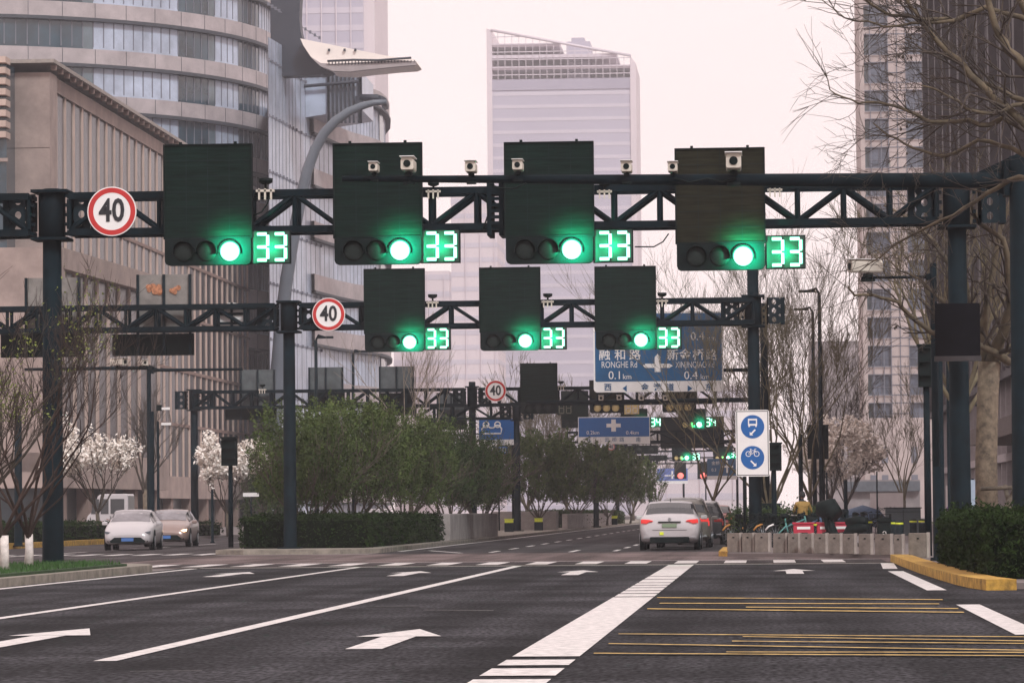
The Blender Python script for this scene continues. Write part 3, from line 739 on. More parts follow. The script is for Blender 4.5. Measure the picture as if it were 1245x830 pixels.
# splice plates in mid-span
gb1 = tuple(g1.location)
mb = MB(); xs = PY(604, 255, Y1).x
for s in (-.13, .13):
    mb.bb(xs + s - .05, xs + s + .05, Y1 - .5, Y1 + .5, q2 - .2, q1 + .2)
for k in range(6): mb.box((xs, Y1 - .46, q2 + (k + .5) * (q1 - q2) / 6), (.3, .06, .07))
lb(mb, 'splice', 'steel', g1, gb1)
p = PY(350, 366, Y2); zt2_, zb2_ = PY(500, 370, Y2).z, PY(500, 397, Y2).z
x2r = PY(917, 500, Y2).x; x2l = PY(80, 390, Y2).x
gantry('signal_gantry', 'middle truss gantry crossing both carriageways with a pole in the hedge', Y2, PY(-60, 390, Y2).x, x2r, zt2_, zb2_,
       [(PY(352, 500, Y2).x, .15, p.z), (x2r, .1, PY(913, 318, Y2).z)], .215, step=.95)
p = PY(236, 474, Y3); zt3, zb3 = PY(400, 475, Y3).z, PY(400, 494, Y3).z
gantry('signal_gantry', 'third truss gantry starting left at a pole by the fins and crossing the green trees', Y3, p.x, PY(870, 470, Y3).x, zt3, zb3,
       [(p.x, .1, p.z), (PY(574, 470, Y3).x, .15, PY(574, 464, Y3).z)], .21, step=1.0)
p4 = PY(628, 489, Y4)
gantry('signal_gantry', 'fourth truss gantry on the pole by the concrete median walls', Y4, PY(505, 500, Y4).x, PY(640, 500, Y4).x, PY(560, 493, Y4).z, PY(560, 509, Y4).z,
       [(p4.x, .15, p4.z)], .20, step=1.0)
# mast arms
def mast(name, label, Y, xp, z0, zt, rp, xtip, zarm, ra, rb_, zarm_t=None, m='steel'):
    b = (xp, Y, 0); g = empty(name, b, label, 'mast')
    pole_part(g, 'pole', xp, Y, z0, zt, rp, rp * .85, b, m, 14)
    mb = MB(); zz = zarm if zarm_t is None else zarm_t; s = 1 if xtip > xp else -1
    mb.path([(xp + s * rp * .4, Y, zarm), (xp + s * (rp + .35), Y, zarm), (xtip, Y, zz)], [ra * 1.05, ra, rb_], 12)
    lb(mb, 'arm', m, g, b)
    mb = MB(); mb.bb(xp + s * rp * .9, xp + s * (rp + .08), Y - ra * 1.8, Y + ra * 1.8, zarm - ra * 2, zarm + ra * 2)
    mb.prism([(xp, zarm + ra), (xp + s * ra * 5.5, zarm + ra * .9), (xp, zarm + ra * 3.4)][::(1 if s < 0 else -1)], Y - .03, Y + .03)
    mb.prism([(xp, zarm - ra), (xp + s * ra * 4.5, zarm - ra * .9), (xp, zarm - ra * 2.6)][::(-1 if s < 0 else 1)], Y - .03, Y + .03)
    lb(mb, 'flange', m, g, b)
    return g
Ym = 76.0
pm = PY(1243, 400, Ym)
camera_mast = mast('camera_mast', 'tall teal pole at the right edge whose long tubular arm carries the cameras', Ym, pm.x, .1, PY(1243, 190, Ym).z, .26, PY(416, 217.5, Ym).x,
     PY(1230, 219, Ym).z, .165, .06, PY(416, 217.5, Ym).z)
mb = MB(); mb.path([PY(595, 224, Ym - .1), PY(608, 229, Ym - .1), PY(625, 229, Ym - .1), PY(640, 223, Ym - .1)], .02, 5)
mb.path([PY(820, 216, Ym - .17), PY(838, 222, Ym - .17), PY(860, 217, Ym - .17), PY(878, 221, Ym - .17), PY(895, 216, Ym - .17)], .02, 5)
lb(mb, 'cable', 'dark', camera_mast, (pm.x, Ym, 0))
YL = 150.0; pL = PY(181, 447, YL)
lmast = mast('camera_mast', 'slim teal mast with a level arm in front of the stone fins', YL, pL.x, .13, pL.z, .10, PY(295, 447, YL).x, pL.z - .1, .07, .05)
mb = MB(); a = PY(181, 447, YL); e = PY(30, 449, YL); mb.tube(a, e, .08, .06)
lb(mb, 'arm', 'steel', lmast, (pL.x, YL, 0))
Y5 = 176.0; x5 = PY(927, 500, Y5).x
mast('camera_mast', 'far dark mast with camera arm above the pale lensed signals', Y5, x5, .1, PY(920, 470, Y5).z, .16, PY(640, 487, Y5).x, PY(900, 486, Y5).z, .12, .07)
Y6 = 300.0
mast('camera_mast', 'farthest thin mast arm with small cameras over the carriageway', Y6, PY(905, 537, Y6).x, .1, PY(900, 530, Y6).z, .16, PY(790, 537, Y6).x, PY(900, 537, Y6).z, .11, .08)
# small camera arm on the right
Yc = 84.0; pc = PY(1137, 500, Yc)
mast('camera_pole', 'slim dark pole with a short bracket arm holding a tilted camera, right side', Yc, pc.x, .1, PY(1137, 320, Yc).z, .085, PY(1047, 337, Yc).x, PY(1100, 337, Yc).z, .035, .03)

# ============================================================ TRAFFIC SIGNALS
SEG = {'0': 'abcdef', '3': 'abgcd', '4': 'fgbc', '8': 'abcdefg', '7': 'abc'}
def digit(mb, ch, cx, cz, w, h, t, y):
    P = {'a': ((-w, h), (w, h)), 'g': ((-w, 0), (w, 0)), 'd': ((-w, -h), (w, -h)), 'b': ((w, h), (w, 0)), 'c': ((w, 0), (w, -h)), 'f': ((-w, h), (-w, 0)), 'e': ((-w, 0), (-w, -h))}
    for s in SEG[ch]:
        (x0, z0), (x1, z1) = P[s]; g = t * .55
        if x0 == x1: z0, z1 = (z0 - g, z1 + g)
        else: x0, x1 = x0 + g, x1 - g
        mb.tube((cx + x0, y, cz + z0), (cx + x1, y, cz + z1), t, n=8)
def make_signal(panel='panel', lit=2, lens='lens', hi=2.0, w=1.88):
    """origin at the bottom centre of the lamp housing; faces -Y"""
    r = bpy.data.objects.new('traffic_signal', None); C.objects.link(r)
    hh = .60
    mb = MB().use(0); mb.bb(-w / 2, w / 2, -.06, .06, hh + .01, hh + hi); mb.use(1)
    for k in range(1, 6): mb.bb(-w / 2, w / 2, -.064, -.0605, hh + hi * k / 6 - .004, hh + hi * k / 6 + .004)
    for k in range(1, 4): mb.bb(-w / 2 + w * k / 4 - .004, -w / 2 + w * k / 4 + .004, -.068, -.0645, hh + .01, hh + hi)
    mb.build('message_panel', [panel, 'steel2'], r)
    mb = MB(); t = .028
    mb.bb(-w / 2 - t, w / 2 + t, -.09, .09, hh + hi, hh + hi + t); mb.bb(-w / 2 - t, w / 2 + t, -.09, .09, hh - .03, hh + .008)
    for s in (-1, 1): mb.bb(s * (w / 2 + t / 2) - t / 2, s * (w / 2 + t / 2) + t / 2, -.09, .09, hh + .008, hh + hi)
    for s in (-.6, .6): mb.box((s, 0, hh + hi + .05), (.06, .06, .06))
    mb.build('panel_frame', 'dark', r)
    c = .09; P = [(-w / 2 + c, 0), (w / 2 - c, 0), (w / 2 - c * .3, c * .3), (w / 2, c), (w / 2, hh - .035), (-w / 2, hh - .035), (-w / 2, c), (-w / 2 + c * .3, c * .3)]
    hd = MB().prism(P, -.10, .12).build('lamp_housing', 'dark', r)
    for k, cx in enumerate((-.52, -.02, .48)):
        on = (k == lit)
        L = MB().dome((cx, -.105, .29), .215, .06 if not on else .10, 24, 6).build('lens', ('green' if on else lens), hd)
        MB().ring((cx, .29), .222, .238, -.26 if not on else -.17, -.10, 20, math.radians(-10), math.radians(190)).build('visor', 'dark', hd)
        if on:
            li = bpy.data.lights.new('panel_halo_spot', 'SPOT'); li.spot_size = math.radians(138); li.spot_blend = .8; li.energy = 330; li.color = (.0, 1, .48); li.shadow_soft_size = .03  # added spot aimed back at the panel to make a green halo
            lo = bpy.data.objects.new('panel_halo_spot', li); C.objects.link(lo); lo.parent = hd; lo.location = (cx + .06, -.50, .33); lo.rotation_euler = (math.radians(90), 0, 0)
    if lens == 'lens':
        MB().bb(w / 2 + .004, w / 2 + .035, -.05, .05, .1, .5).build('hinge', 'steel2', hd)
    return r
def make_countdown(txt='33', on=True):
    r = bpy.data.objects.new('countdown_timer', None); C.objects.link(r)
    b = MB().bb(-.43, .43, -.04, .10, -.36, .36).build('timer_case', 'dark', r)
    MB().bb(-.41, .41, -.05, -.0405, -.34, .34).build('display_face', 'board', b)
    if on:
        li = bpy.data.lights.new('timer_halo_spot', 'SPOT'); li.spot_size = math.radians(138); li.spot_blend = .8; li.energy = 38; li.color = (.0, 1, .42); li.shadow_soft_size = .03  # added spot facing the display, brightens it around the digits
        lo = bpy.data.objects.new('timer_halo_spot', li); C.objects.link(lo); lo.parent = b; lo.location = (0, -.34, 0); lo.rotation_euler = (math.radians(90), 0, 0)
    for k, ch in enumerate(txt):
        d = MB(); digit(d, ch, -.185 + .385 * k, 0, .125, .28, .040 if on else .022, -.085)
        d.build('digit', 'green_digit' if on else 'digit_off', b)
    return r
sigA = make_signal(); cdA = make_countdown()
PX = F
def put(proto, name, px, py, Y, label, cat, group, first=None):
    o = copy_tree(proto); o.name = name; o.location = PY(px, py, Y); tag(o, label, cat, group); return o
def drop(o):
    for c in list(o.children): drop(c)
    bpy.data.objects.remove(o)
G1G, G1C = 'signals on the nearest gantry', 'countdown timers on the nearest gantry'
Yf = Y1 - .62
for (xc, yb, lab, br) in ((253.5, 322.5, 'large signal with lit green lamp below a black panel, leftmost on the nearest gantry', 0),
                      (460, 321.5, 'large green signal behind two cameras, second from left on the nearest gantry', 0),
                      (668.5, 320.5, 'large green signal with panel against the slant roofed tower, nearest gantry', 0)):
    put(sigA, 'traffic_signal', xc, yb, Yf, lab, 'traffic signal', G1G)
sigB = make_signal('panel_brown'); sigB.location = PY(876.5, 328.5, Yf)
tag(sigB, 'large green signal with dusty brown panel, hanging lowest at right of the nearest gantry', 'traffic signal', G1G)
for (xc, yc, lab) in ((329.5, 300.5, 'green 33 countdown beside the leftmost signal of the nearest gantry'), (535.5, 299.5, 'green 33 countdown right of the panel with two cameras before it'),
                      (745.5, 299, 'green 33 countdown in front of the slant roofed tower'), (955, 306.5, 'green 33 countdown beside the dusty brown signal panel')):
    put(cdA, 'countdown_timer', xc, yc, Yf, lab, 'countdown timer', G1C)
Yf2 = Y2 - .62
for (xc, yb, lab) in ((480, 427.5, 'green signal left of the three on the middle gantry'), (620.5, 426, 'green signal in the centre of the middle gantry'), (761, 425, 'green signal in front of the big blue direction sign')):
    put(sigA, 'traffic_signal', xc, yb, Yf2, lab, 'traffic signal', 'signals on the middle gantry')
for (xc, yc, lab) in ((531.5, 411.5, 'green 33 countdown left of the three on the middle gantry'), (672.5, 411, 'green 33 countdown in the centre of the middle gantry'), (812.5, 410.5, 'green 33 countdown over the big blue direction sign')):
    put(cdA, 'countdown_timer', xc, yc, Yf2, lab, 'countdown timer', 'countdown timers on the middle gantry')
drop(sigA)
# third gantry and beyond
sigO = make_signal(lit=9)
put(sigO, 'traffic_signal', 655.5, 503, Y3 - .6, 'unlit signal under a dark green panel on the third gantry', 'traffic signal', 'signals on far gantries')
put(sigO, 'traffic_signal', 699, 520, 262, 'unlit far signal just left of the small blue direction sign', 'traffic signal', 'signals on far gantries')
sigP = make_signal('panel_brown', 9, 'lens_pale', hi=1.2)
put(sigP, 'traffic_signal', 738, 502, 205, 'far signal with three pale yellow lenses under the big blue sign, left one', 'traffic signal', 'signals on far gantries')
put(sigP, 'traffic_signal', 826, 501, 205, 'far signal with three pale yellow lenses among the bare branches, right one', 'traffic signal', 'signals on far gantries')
drop(sigP)
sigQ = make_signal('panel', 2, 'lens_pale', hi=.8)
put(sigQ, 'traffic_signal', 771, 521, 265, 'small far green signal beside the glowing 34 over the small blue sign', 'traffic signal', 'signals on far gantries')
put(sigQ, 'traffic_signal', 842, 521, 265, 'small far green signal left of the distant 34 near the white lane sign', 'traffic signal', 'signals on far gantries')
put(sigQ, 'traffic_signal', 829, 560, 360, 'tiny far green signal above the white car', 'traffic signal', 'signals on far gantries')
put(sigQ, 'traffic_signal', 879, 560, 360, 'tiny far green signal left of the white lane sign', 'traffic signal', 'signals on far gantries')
drop(sigQ)
cdO = make_countdown('88', False)
put(cdO, 'countdown_timer', 687, 496, Y3 + 8, 'unlit grey 88 countdown right of the third gantry signal', 'countdown timer', 'far countdown timers')
for o in cdO.children:
    pass
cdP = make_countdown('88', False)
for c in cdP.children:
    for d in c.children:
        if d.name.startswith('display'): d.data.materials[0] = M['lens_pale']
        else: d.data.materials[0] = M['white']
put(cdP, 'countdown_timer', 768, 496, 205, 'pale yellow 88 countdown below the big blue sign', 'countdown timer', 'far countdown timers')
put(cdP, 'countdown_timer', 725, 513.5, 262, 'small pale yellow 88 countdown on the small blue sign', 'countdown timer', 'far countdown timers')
drop(cdP); drop(cdO)
cd34 = make_countdown('34')
put(cd34, 'countdown_timer', 797, 513, 264, 'small glowing green 34 countdown over the small blue sign', 'countdown timer', 'far countdown timers')
put(cd34, 'countdown_timer', 864, 513, 264, 'small glowing green 34 countdown among the branches by the lane sign', 'countdown timer', 'far countdown timers')
drop(cd34)
put(cdA, 'countdown_timer', 846, 555, 360, 'tiny green 33 countdown in the far distance above the cars', 'countdown timer', 'far countdown timers')
put(cdA, 'countdown_timer', 893, 555, 360, 'tiny green 33 countdown half hidden by the lane sign', 'countdown timer', 'far countdown timers')
drop(cdA)
# dark head blocks of far signals, seen as small dark boxes
def far_signal(px0, px1, py0, py1, Y, lab, lit=None):
    a, b = PY(px0, py1, Y), PY(px1, py0, Y); r = empty('traffic_signal', ((a.x + b.x) / 2, Y, a.z), lab, 'traffic signal', 'signals on far gantries')
    bs = tuple(r.location)
    lb(MB().bb(a.x, b.x, Y, Y + .3, a.z, b.z), 'lamp_housing', 'dark', r, bs)
    n = 3; L = MB()
    h = b.z - a.z
    for k in range(n): L.dome((a.x + (b.x - a.x) * (k + .5) / n, Y - .01, a.z + min(h / 2, .35)), .2, .05, 12, 3)
    lb(L, 'lenses', 'lens', r, bs)
    if lit:
        c = PY(*lit[:2], Y); lb(MB().dome((c.x, Y - .08, c.z), lit[2], .12, 14, 4), 'lit_lens', lit[3], r, bs)
    return r
far_signal(754, 800, 541, 552, 330, 'dark far signal heads in a row under the small blue sign')
far_signal(773, 811, 553, 560, 352, 'dark far signal heads lower beside the tiny green light')
far_signal(803, 880, 506, 545, 300, 'wide dark far panel among branches between the green 34 countdowns')
far_signal(820, 834, 562, 582, 420, 'far signal showing red above the white car', (827.5, 578, .35, 'red_lit'))
far_signal(848, 862, 562, 582, 420, 'far signal showing red beside the lane sign', (855, 578, .35, 'red_lit'))
drop(sigO)
# further hazy gantries down the street
for k, (Yg, ya, yb_, xa, xb) in enumerate(((262, 524, 536, 690, 925), (345, 538, 548, 740, 925), (430, 556, 563, 780, 925))):
    zt_, zb_ = PY(850, ya, Yg).z, PY(850, yb_, Yg).z
    gantry('signal_gantry', ['far gantry carrying the small blue direction sign', 'farther gantry behind the small blue direction sign', 'farthest gantry with the red signals'][k], Yg,
           PY(xa, 540, Yg).x, PY(xb, 540, Yg).x, zt_, zb_, [(PY(724 if k == 0 else xa + 10, 540, Yg).x, .15, zt_ + .4), (PY(xb - 4, 540, Yg).x, .1, zt_ + .4)], .2, step=1.4, group='gantries far down the street')

# signals seen from behind (for the other carriageway)
def back_signal(px0, px1, py0, pym, py1, Y, lab, m='back', rust=False, split=True):
    a, b = PY(px0, py1, Y), PY(px1, py0, Y); zm = PY(px0, pym, Y).z
    r = empty('traffic_signal', ((a.x + b.x) / 2, Y, a.z), lab, 'traffic signal', 'signals seen from behind'); bs = tuple(r.location)
    mid = (a.x + b.x) / 2
    lb(MB().bb(a.x, b.x, Y + .1, Y + .25, zm, b.z), 'panel_back', m, r, bs)
    rib = MB()
    for s in (a.x + .04, mid, b.x - .04): rib.bb(s - .04, s + .04, Y, Y + .1, a.z, b.z)
    lb(rib, 'mounting_rail', 'steel2', r, bs)
    lb(MB().bb(a.x - (.0 if not split else .8), b.x + .05, Y + .1, Y + .35, a.z, zm - .02), 'lamp_housing', 'dark', r, bs)
    if rust:
        rr = random.Random(4)
        for (cx, n) in ((186, 14), (212, 8)):
            rs1 = MB()
            for _ in range(n):
                c = PY(cx + rr.uniform(-9, 9) * (1 if n == 14 else .5), 352 + rr.uniform(-4, 4), Y); rs1.disc((c.x, c.z), rr.uniform(.06, .12), Y + .085 - .003 * _, Y + .088 - .003 * _, 10)
            lb(rs1, 'rust_patch', 'rust', r, bs)
back_signal(166, 232, 333, 405, 432, Y2 + .6, 'signal seen from behind with orange rust patches on its pale back', 'back_pale', True)
back_signal(30, 97, 337, 405, 434, Y2 + .6, 'signal seen from behind left of the rusty one, next to the near pole', 'back_pale')
back_signal(292, 334, 449, 494, 510, Y3 + .6, 'small signal seen from behind between the fins and the hedge trees')
back_signal(375, 417, 446, 476, 500, Y3 + .6, 'small signal seen from behind just above the green trees', split=False)
back_signal(461, 503, 445, 477, 505, Y3 + .6, 'small dark signal seen from behind by the thin pale branches', split=False)
back_signal(531, 566, 477, 509, 522, Y4 + .6, 'small signal seen from behind on the fourth gantry')

# ============================================================ SIGNS
def speed_sign(px, py, rpx, Y, lab):
    c = PY(px, py, Y); k = Y / F; r = rpx * k * 1.0
    s = empty('speed_limit_sign', tuple(c), lab, 'road sign', 'round 40 speed limit signs')
    MB().disc((0, 0), r, 0, .03, 40).build('plate', 'white', s)
    MB().ring((0, 0), r * .76, r * .955, -.006, -.001, 48).build('red_ring', 'red', s)
    t = textmesh('40', r * 1.28, 'black', s, 'numerals', .004, sx=.80, spacing=1.02, offset=.03 * r); t.location = (0, -.012, 0)
    return s
speed_sign(136, 257, 30.5, Y1 - .5, 'large round 40 speed limit sign on the nearest gantry')
speed_sign(399.5, 382, 20.3, Y2 - .5, 'round 40 speed limit sign on the middle gantry by its pole')
speed_sign(602.5, 475, 13, Y3 - .5, 'small round 40 speed limit sign above the blue parking sign')
speed_sign(743, 543, 4.6, 262 - .5, 'tiny far 40 speed limit sign under the small blue sign')
c = PY(282, 386, Y2 + .5); r = 18.5 * Y2 / F
sg = empty('speed_limit_sign', tuple(c), 'round sign seen from behind, pale disc on the middle gantry', 'road sign')
MB().disc((0, 0), r, 0, .03, 36).build('plate', 'white', sg)
MB().bb(-.5, .5, -.05, -.001, .08, .16).bb(-.5, .5, -.05, -.001, -.22, -.14).bb(-.04, .04, -.07, -.051, -r, r).build('brace', 'steel2', sg)

# big blue direction sign
YB = 140.0; a, b = PY(722, 477, YB), PY(879, 396, YB); zt_b = PY(722, 380, YB).z
SX, SZ = a.x, a.z; k = YB / F
bs = empty('direction_sign', (SX, YB, 0), 'big blue overhead direction sign with white Chinese street names', 'road sign'); BS = (SX, YB, 0)
Wd = b.x - a.x; mid = SZ + 13 * k
def rrect(x0, x1, z0, z1, r, n=4):
    P = []
    for cx, cz, s in ((x1 - r, z0 + r, -90), (x1 - r, z1 - r, 0), (x0 + r, z1 - r, 90), (x0 + r, z0 + r, 180)):
        for i in range(n + 1): w = math.radians(s + 90 * i / n); P.append((cx + r * math.cos(w), cz + r * math.sin(w)))
    return P
lb(MB().prism(rrect(SX, SX + Wd, SZ, zt_b, .14), YB, YB + .06), 'plate', 'white', bs, BS)
lb(MB().prism(rrect(SX + .06, SX + Wd - .06, mid, zt_b - .06, .06), YB - .008, YB - .002), 'blue_field', 'blue', bs, BS)
def sign_text(txt, px, py, hpx, Y, m, par, base, **kw):
    t = textmesh(txt, hpx * Y / F * kw.pop('k', 1.0), m, par, 'lettering', .003, **kw); c = PY(px, py, Y); t.location = (c.x - base[0], Y - .016 - base[1], c.z - base[2]); return t
for ch, px in zip('融和路', (735, 754, 772)): sign_text(ch, px, 432, 14.5, YB, 'white', bs, BS, offset=.005)
for ch, px in zip('新金桥路', (818, 833, 849, 865)): sign_text(ch, px, 432, 14.5, YB, 'white', bs, BS, offset=.005)
sign_text('RONGHE Rd', 753, 443.5, 11, YB, 'white', bs, BS, sx=.72); sign_text('XINJINQIAO Rd', 845, 443.5, 11, YB, 'white', bs, BS, sx=.62)
sign_text('0.1', 748, 456.5, 14, YB, 'white', bs, BS); sign_text('km', 762.5, 458, 9, YB, 'white', bs, BS)
sign_text('0.4', 840, 456.5, 14, YB, 'white', bs, BS); sign_text('km', 857, 458, 9, YB, 'white', bs, BS)
sign_text('0.4', 848, 409, 14, YB, 'white', bs, BS); sign_text('km', 865, 411, 9, YB, 'white', bs, BS)
for ch, px in zip('西金港道东', (739, 784, 799, 815, 862)): sign_text(ch, px, 471, 9.5, YB, 'blue', bs, BS, offset=.004)
ic = MB(); yy0, yy1 = YB - .014, YB - .009
def P2(*pts): return [XZ(a, b, YB) for a, b in pts][::-1]
ic.prism(P2((796, 434), (799.5, 430), (803, 434), (803, 442), (814, 442), (818, 444.5), (814, 447), (803, 447), (803, 452), (796, 452), (796, 447), (785, 447), (781, 444.5), (785, 442), (796, 442)), yy0, yy1)
lb(ic, 'crossroad_symbol', 'white', bs, BS)
ic = MB(); ic.prism(P2((757, 472), (762, 468), (762, 476)), yy0, yy1); ic.prism(P2((842, 472), (836, 468), (836, 476)), yy0, yy1)
lb(ic, 'direction_triangle', 'blue', bs, BS)
fr = MB(); xp = PY(930, 500, YB + .5).x
fr.path([(xp, YB + .5, .1), (xp, YB + .5, zt_b + .3)], [.17, .14], 12)
lb(fr, 'pole', 'steel', bs, BS)
fr = MB()
for z in (mid + .4, zt_b - .5): fr.tube((SX + .3, YB + .25, z), (xp, YB + .4, z), .07)
for x in (SX + .8, SX + Wd / 2, SX + Wd - .8): fr.bb(x - .04, x + .04, YB + .08, YB + .18, SZ + .1, zt_b - .1)
lb(fr, 'arm', 'steel', bs, BS)
# small blue direction sign
YC = 258.0; a, b = PY(703, 540, YC), PY(790, 506, YC)
s2 = empty('direction_sign', (a.x, YC, 0), 'small far blue direction sign with a white cross arrow', 'road sign'); S2 = (a.x, YC, 0)
lb(MB().bb(a.x, b.x, YC, YC + .06, a.z, b.z), 'plate', 'white', s2, S2)
zz = PY(703, 531, YC).z
lb(MB().bb(a.x + .05, b.x - .05, YC - .02, YC - .005, zz, b.z - .05), 'blue_field', 'blue2', s2, S2)
ic = MB(); q = PY(746, 517, YC)
ic.bb(q.x - .16, q.x + .16, YC - .04, YC - .025, q.z - .42, q.z + .42).bb(q.x - .5, q.x + .5, YC - .045, YC - .041, q.z - .13, q.z + .13)
lb(ic, 'cross_arrow', 'white', s2, S2)
sign_text('0.2km', 721, 526, 6.5, YC - .03, 'white', s2, S2); sign_text('0.4km', 769, 526, 6.5, YC - .03, 'white', s2, S2)
for ch, px in zip('北云桥路南', (716, 738, 747, 756, 776)): sign_text(ch, px, 534.5, 6, YC - .01, 'blue', s2, S2)
# parking / taxi sign
YP = 216.0; a, b = PY(582, 541, YP), PY(627, 508, YP)
s3 = empty('parking_guide_sign', (a.x, YP, 0), 'blue sign with a white car symbol between the green trees', 'road sign'); S3 = (a.x, YP, 0)
lb(MB().bb(a.x, b.x, YP, YP + .06, a.z, b.z), 'plate', 'white', s3, S3)
zz = PY(600, 534, YP).z
lb(MB().bb(a.x + .03, b.x - .03, YP - .02, YP - .004, zz, b.z - .03), 'blue_field', 'blue2', s3, S3)
ic = MB(); q = PY(598, 519, YP); kk = YP / F
ic.path([(q.x + dx * kk, YP - .03, q.z + dz * kk) for dx, dz in ((-11, -8), (-12, -2), (-9, 2), (-5, 2), (-2, -1), (2, -1), (5, 2), (9, 2), (12, -2), (11, -8), (-11, -8))], .05, 5)
ic.ring((q.x - 7 * kk, q.z + 3 * kk), .13, .2, YP - .06, YP - .03, 12); ic.ring((q.x + 7 * kk, q.z + 3 * kk), .13, .2, YP - .06, YP - .03, 12)
lb(ic, 'car_symbol', 'white', s3, S3)
sign_text('停车泊位', 602, 537.5, 6, YP - .01, 'blue', s3, S3)
lb(MB().tube((b.x - .2, YP + .3, .15), (b.x - .2, YP + .3, b.z), .09), 'post', 'steel', s3, S3)
s5 = empty('taxi_sign', tuple(PY(606, 547, YP + 2)), 'small white taxi sign under the blue parking sign', 'road sign')
MB().bb(-.55, .55, 0, .04, -.22, .22).build('plate', 'blue2', s5)
t = textmesh('TAXI', .42, 'white', s5, 'lettering', .004); t.location = (0, -.01, 0)
MB().tube((0, .1, -PY(606, 547, YP + 2).z + .15), (0, .1, .2), .05).build('post', 'steel', s5)
# tiny far signs
YD = 440.0; a, b = PY(799, 588, YD), PY(836, 569, YD)
s6 = empty('direction_sign', (a.x, YD, 0), 'tiny violet blue direction sign far down the street under the red light', 'road sign'); S6 = (a.x, YD, 0)
lb(MB().bb(a.x, b.x, YD, YD + .1, a.z, b.z), 'plate', mat('faded_blue', (.12, .17, .42), .5, var=.1), s6, S6)
lb(MB().bb(a.x, b.x, YD - .05, YD - .01, a.z, a.z + .35), 'white_strip', 'white', s6, S6)
lb(MB().bb(a.x + 1.7, a.x + 1.9, YD - .05, YD - .01, a.z + .6, b.z - .3).bb(a.x + .9, a.x + 2.7, YD - .07, YD - .055, a.z + .9, a.z + 1.05), 'cross_arrow', 'white', s6, S6)
lb(MB().tube((b.x - .5, YD + .2, .1), (b.x - .5, YD + .2, b.z), .12), 'post', 'steel', s6, S6)
YE = 300.0; a, b = PY(860, 579, YE), PY(896, 557, YE)
s7 = empty('direction_sign', (a.x, YE, 0), 'small grey blue direction sign beside the white lane board', 'road sign'); S7 = (a.x, YE, 0)
lb(MB().bb(a.x, b.x, YE, YE + .08, a.z, b.z), 'plate', mat('grey_blue', (.05, .12, .22), .5, var=.1), s7, S7)
lb(MB().bb(a.x, b.x, YE - .05, YE - .01, a.z - .25, a.z + .05), 'white_strip', 'white', s7, S7)
for t_, px, py in (('金桥', 870, 563), ('0.3', 868, 571)): sign_text(t_, px, py, 5, YE - .01, 'white', s7, S7)
ic = MB(); q = PY(884, 567, YE); ic.bb(q.x - .07, q.x + .07, YE - .05, YE - .02, q.z - .5, q.z + .5).bb(q.x - .5, q.x + .5, YE - .07, YE - .055, q.z - .07, q.z + .07); lb(ic, 'cross_arrow', 'white', s7, S7)
lb(MB().tube((b.x, YE + .2, .1), (b.x, YE + .2, b.z), .1), 'post', 'steel', s7, S7)
# lane board: bus and bicycle
YN = 112.5; a, b = PY(895, 579, YN), PY(935, 498, YN); kk = YN / F
lbd = empty('lane_sign_board', (a.x, YN, 0), 'white board with blue bus circle above blue bicycle circle', 'road sign'); LB = (a.x, YN, 0)
lb(MB().prism(rrect(a.x, b.x, a.z, b.z, .07), YN, YN + .04), 'plate', 'white', lbd, LB)
rim = MB(); w_ = .02
for (x0, x1, z0, z1) in ((a.x + .03, b.x - .03, a.z + .03, a.z + .03 + w_), (a.x + .03, b.x - .03, b.z - .03 - w_, b.z - .03), (a.x + .03, a.x + .03 + w_, a.z + .051, b.z - .051), (b.x - .03 - w_, b.x - .03, a.z + .051, b.z - .051)):
    rim.bb(x0, x1, YN - .004, YN - .001, z0, z1)
lb(rim, 'border', 'dark', lbd, LB)
c1_, c2_ = PY(915, 518.5, YN), PY(915, 556, YN)
bd_ = lb(MB().disc((c1_.x, c1_.z), 14.2 * kk, YN - .006, YN - .001, 36), 'bus_circle', 'blue2', lbd, LB)
bc_ = lb(MB().disc((c2_.x, c2_.z), 14.2 * kk, YN - .006, YN - .001, 36), 'bicycle_circle', 'blue2', lbd, LB)
def glyph(par, nm, mb):
    o = mb.build(nm, 'white', par); return o
ic = MB(); cx, cz = c1_.x, c1_.z + 4.5 * kk; u = kk
ic.bb(cx - 5.5 * u, cx + 5.5 * u, YN - .012, YN - .007, cz + 3.2 * u, cz + 5.2 * u)
ic.bb(cx - 5.5 * u, cx - 4.1 * u, YN - .012, YN - .007, cz - 1.0 * u, cz + 3.2 * u); ic.bb(cx + 4.1 * u, cx + 5.5 * u, YN - .012, YN - .007, cz - 1.0 * u, cz + 3.2 * u)
ic.bb(cx - 5.5 * u, cx + 5.5 * u, YN - .012, YN - .007, cz - 3.2 * u, cz - 1.0 * u)
ic.bb(cx - 5 * u, cx - 3.2 * u, YN - .012, YN - .007, cz - 4.8 * u, cz - 3.2 * u); ic.bb(cx + 3.2 * u, cx + 5 * u, YN - .012, YN - .007, cz - 4.8 * u, cz - 3.2 * u)
glyph(bd_, 'bus_symbol', ic)
def arrow_glyph(par, cx, cz, dx):
    ic = MB(); t = .9 * u; 
    d = Vector((dx, -1)).normalized(); n = Vector((-d.y, d.x)); c = Vector((cx, cz))
    A = c - d * 4.6 * u; B = c + d * 2.0 * u; T = c + d * 5 * u
    P = [A + n * t, A - n * t, B - n * t, B - n * 3 * u, T, B + n * 3 * u, B + n * t]
    # make sure of winding towards -Y
    ic.prism([(p.x, p.y) for p in P], YN - .012, YN - .007); glyph(par, 'lane_arrow', ic)
arrow_glyph(bd_, c1_.x, c1_.z - 6.8 * kk, -1); arrow_glyph(bc_, c2_.x + 1 * kk, c2_.z - 7 * kk, 1)
ic = MB(); cx, cz = c2_.x, c2_.z + 4.5 * kk
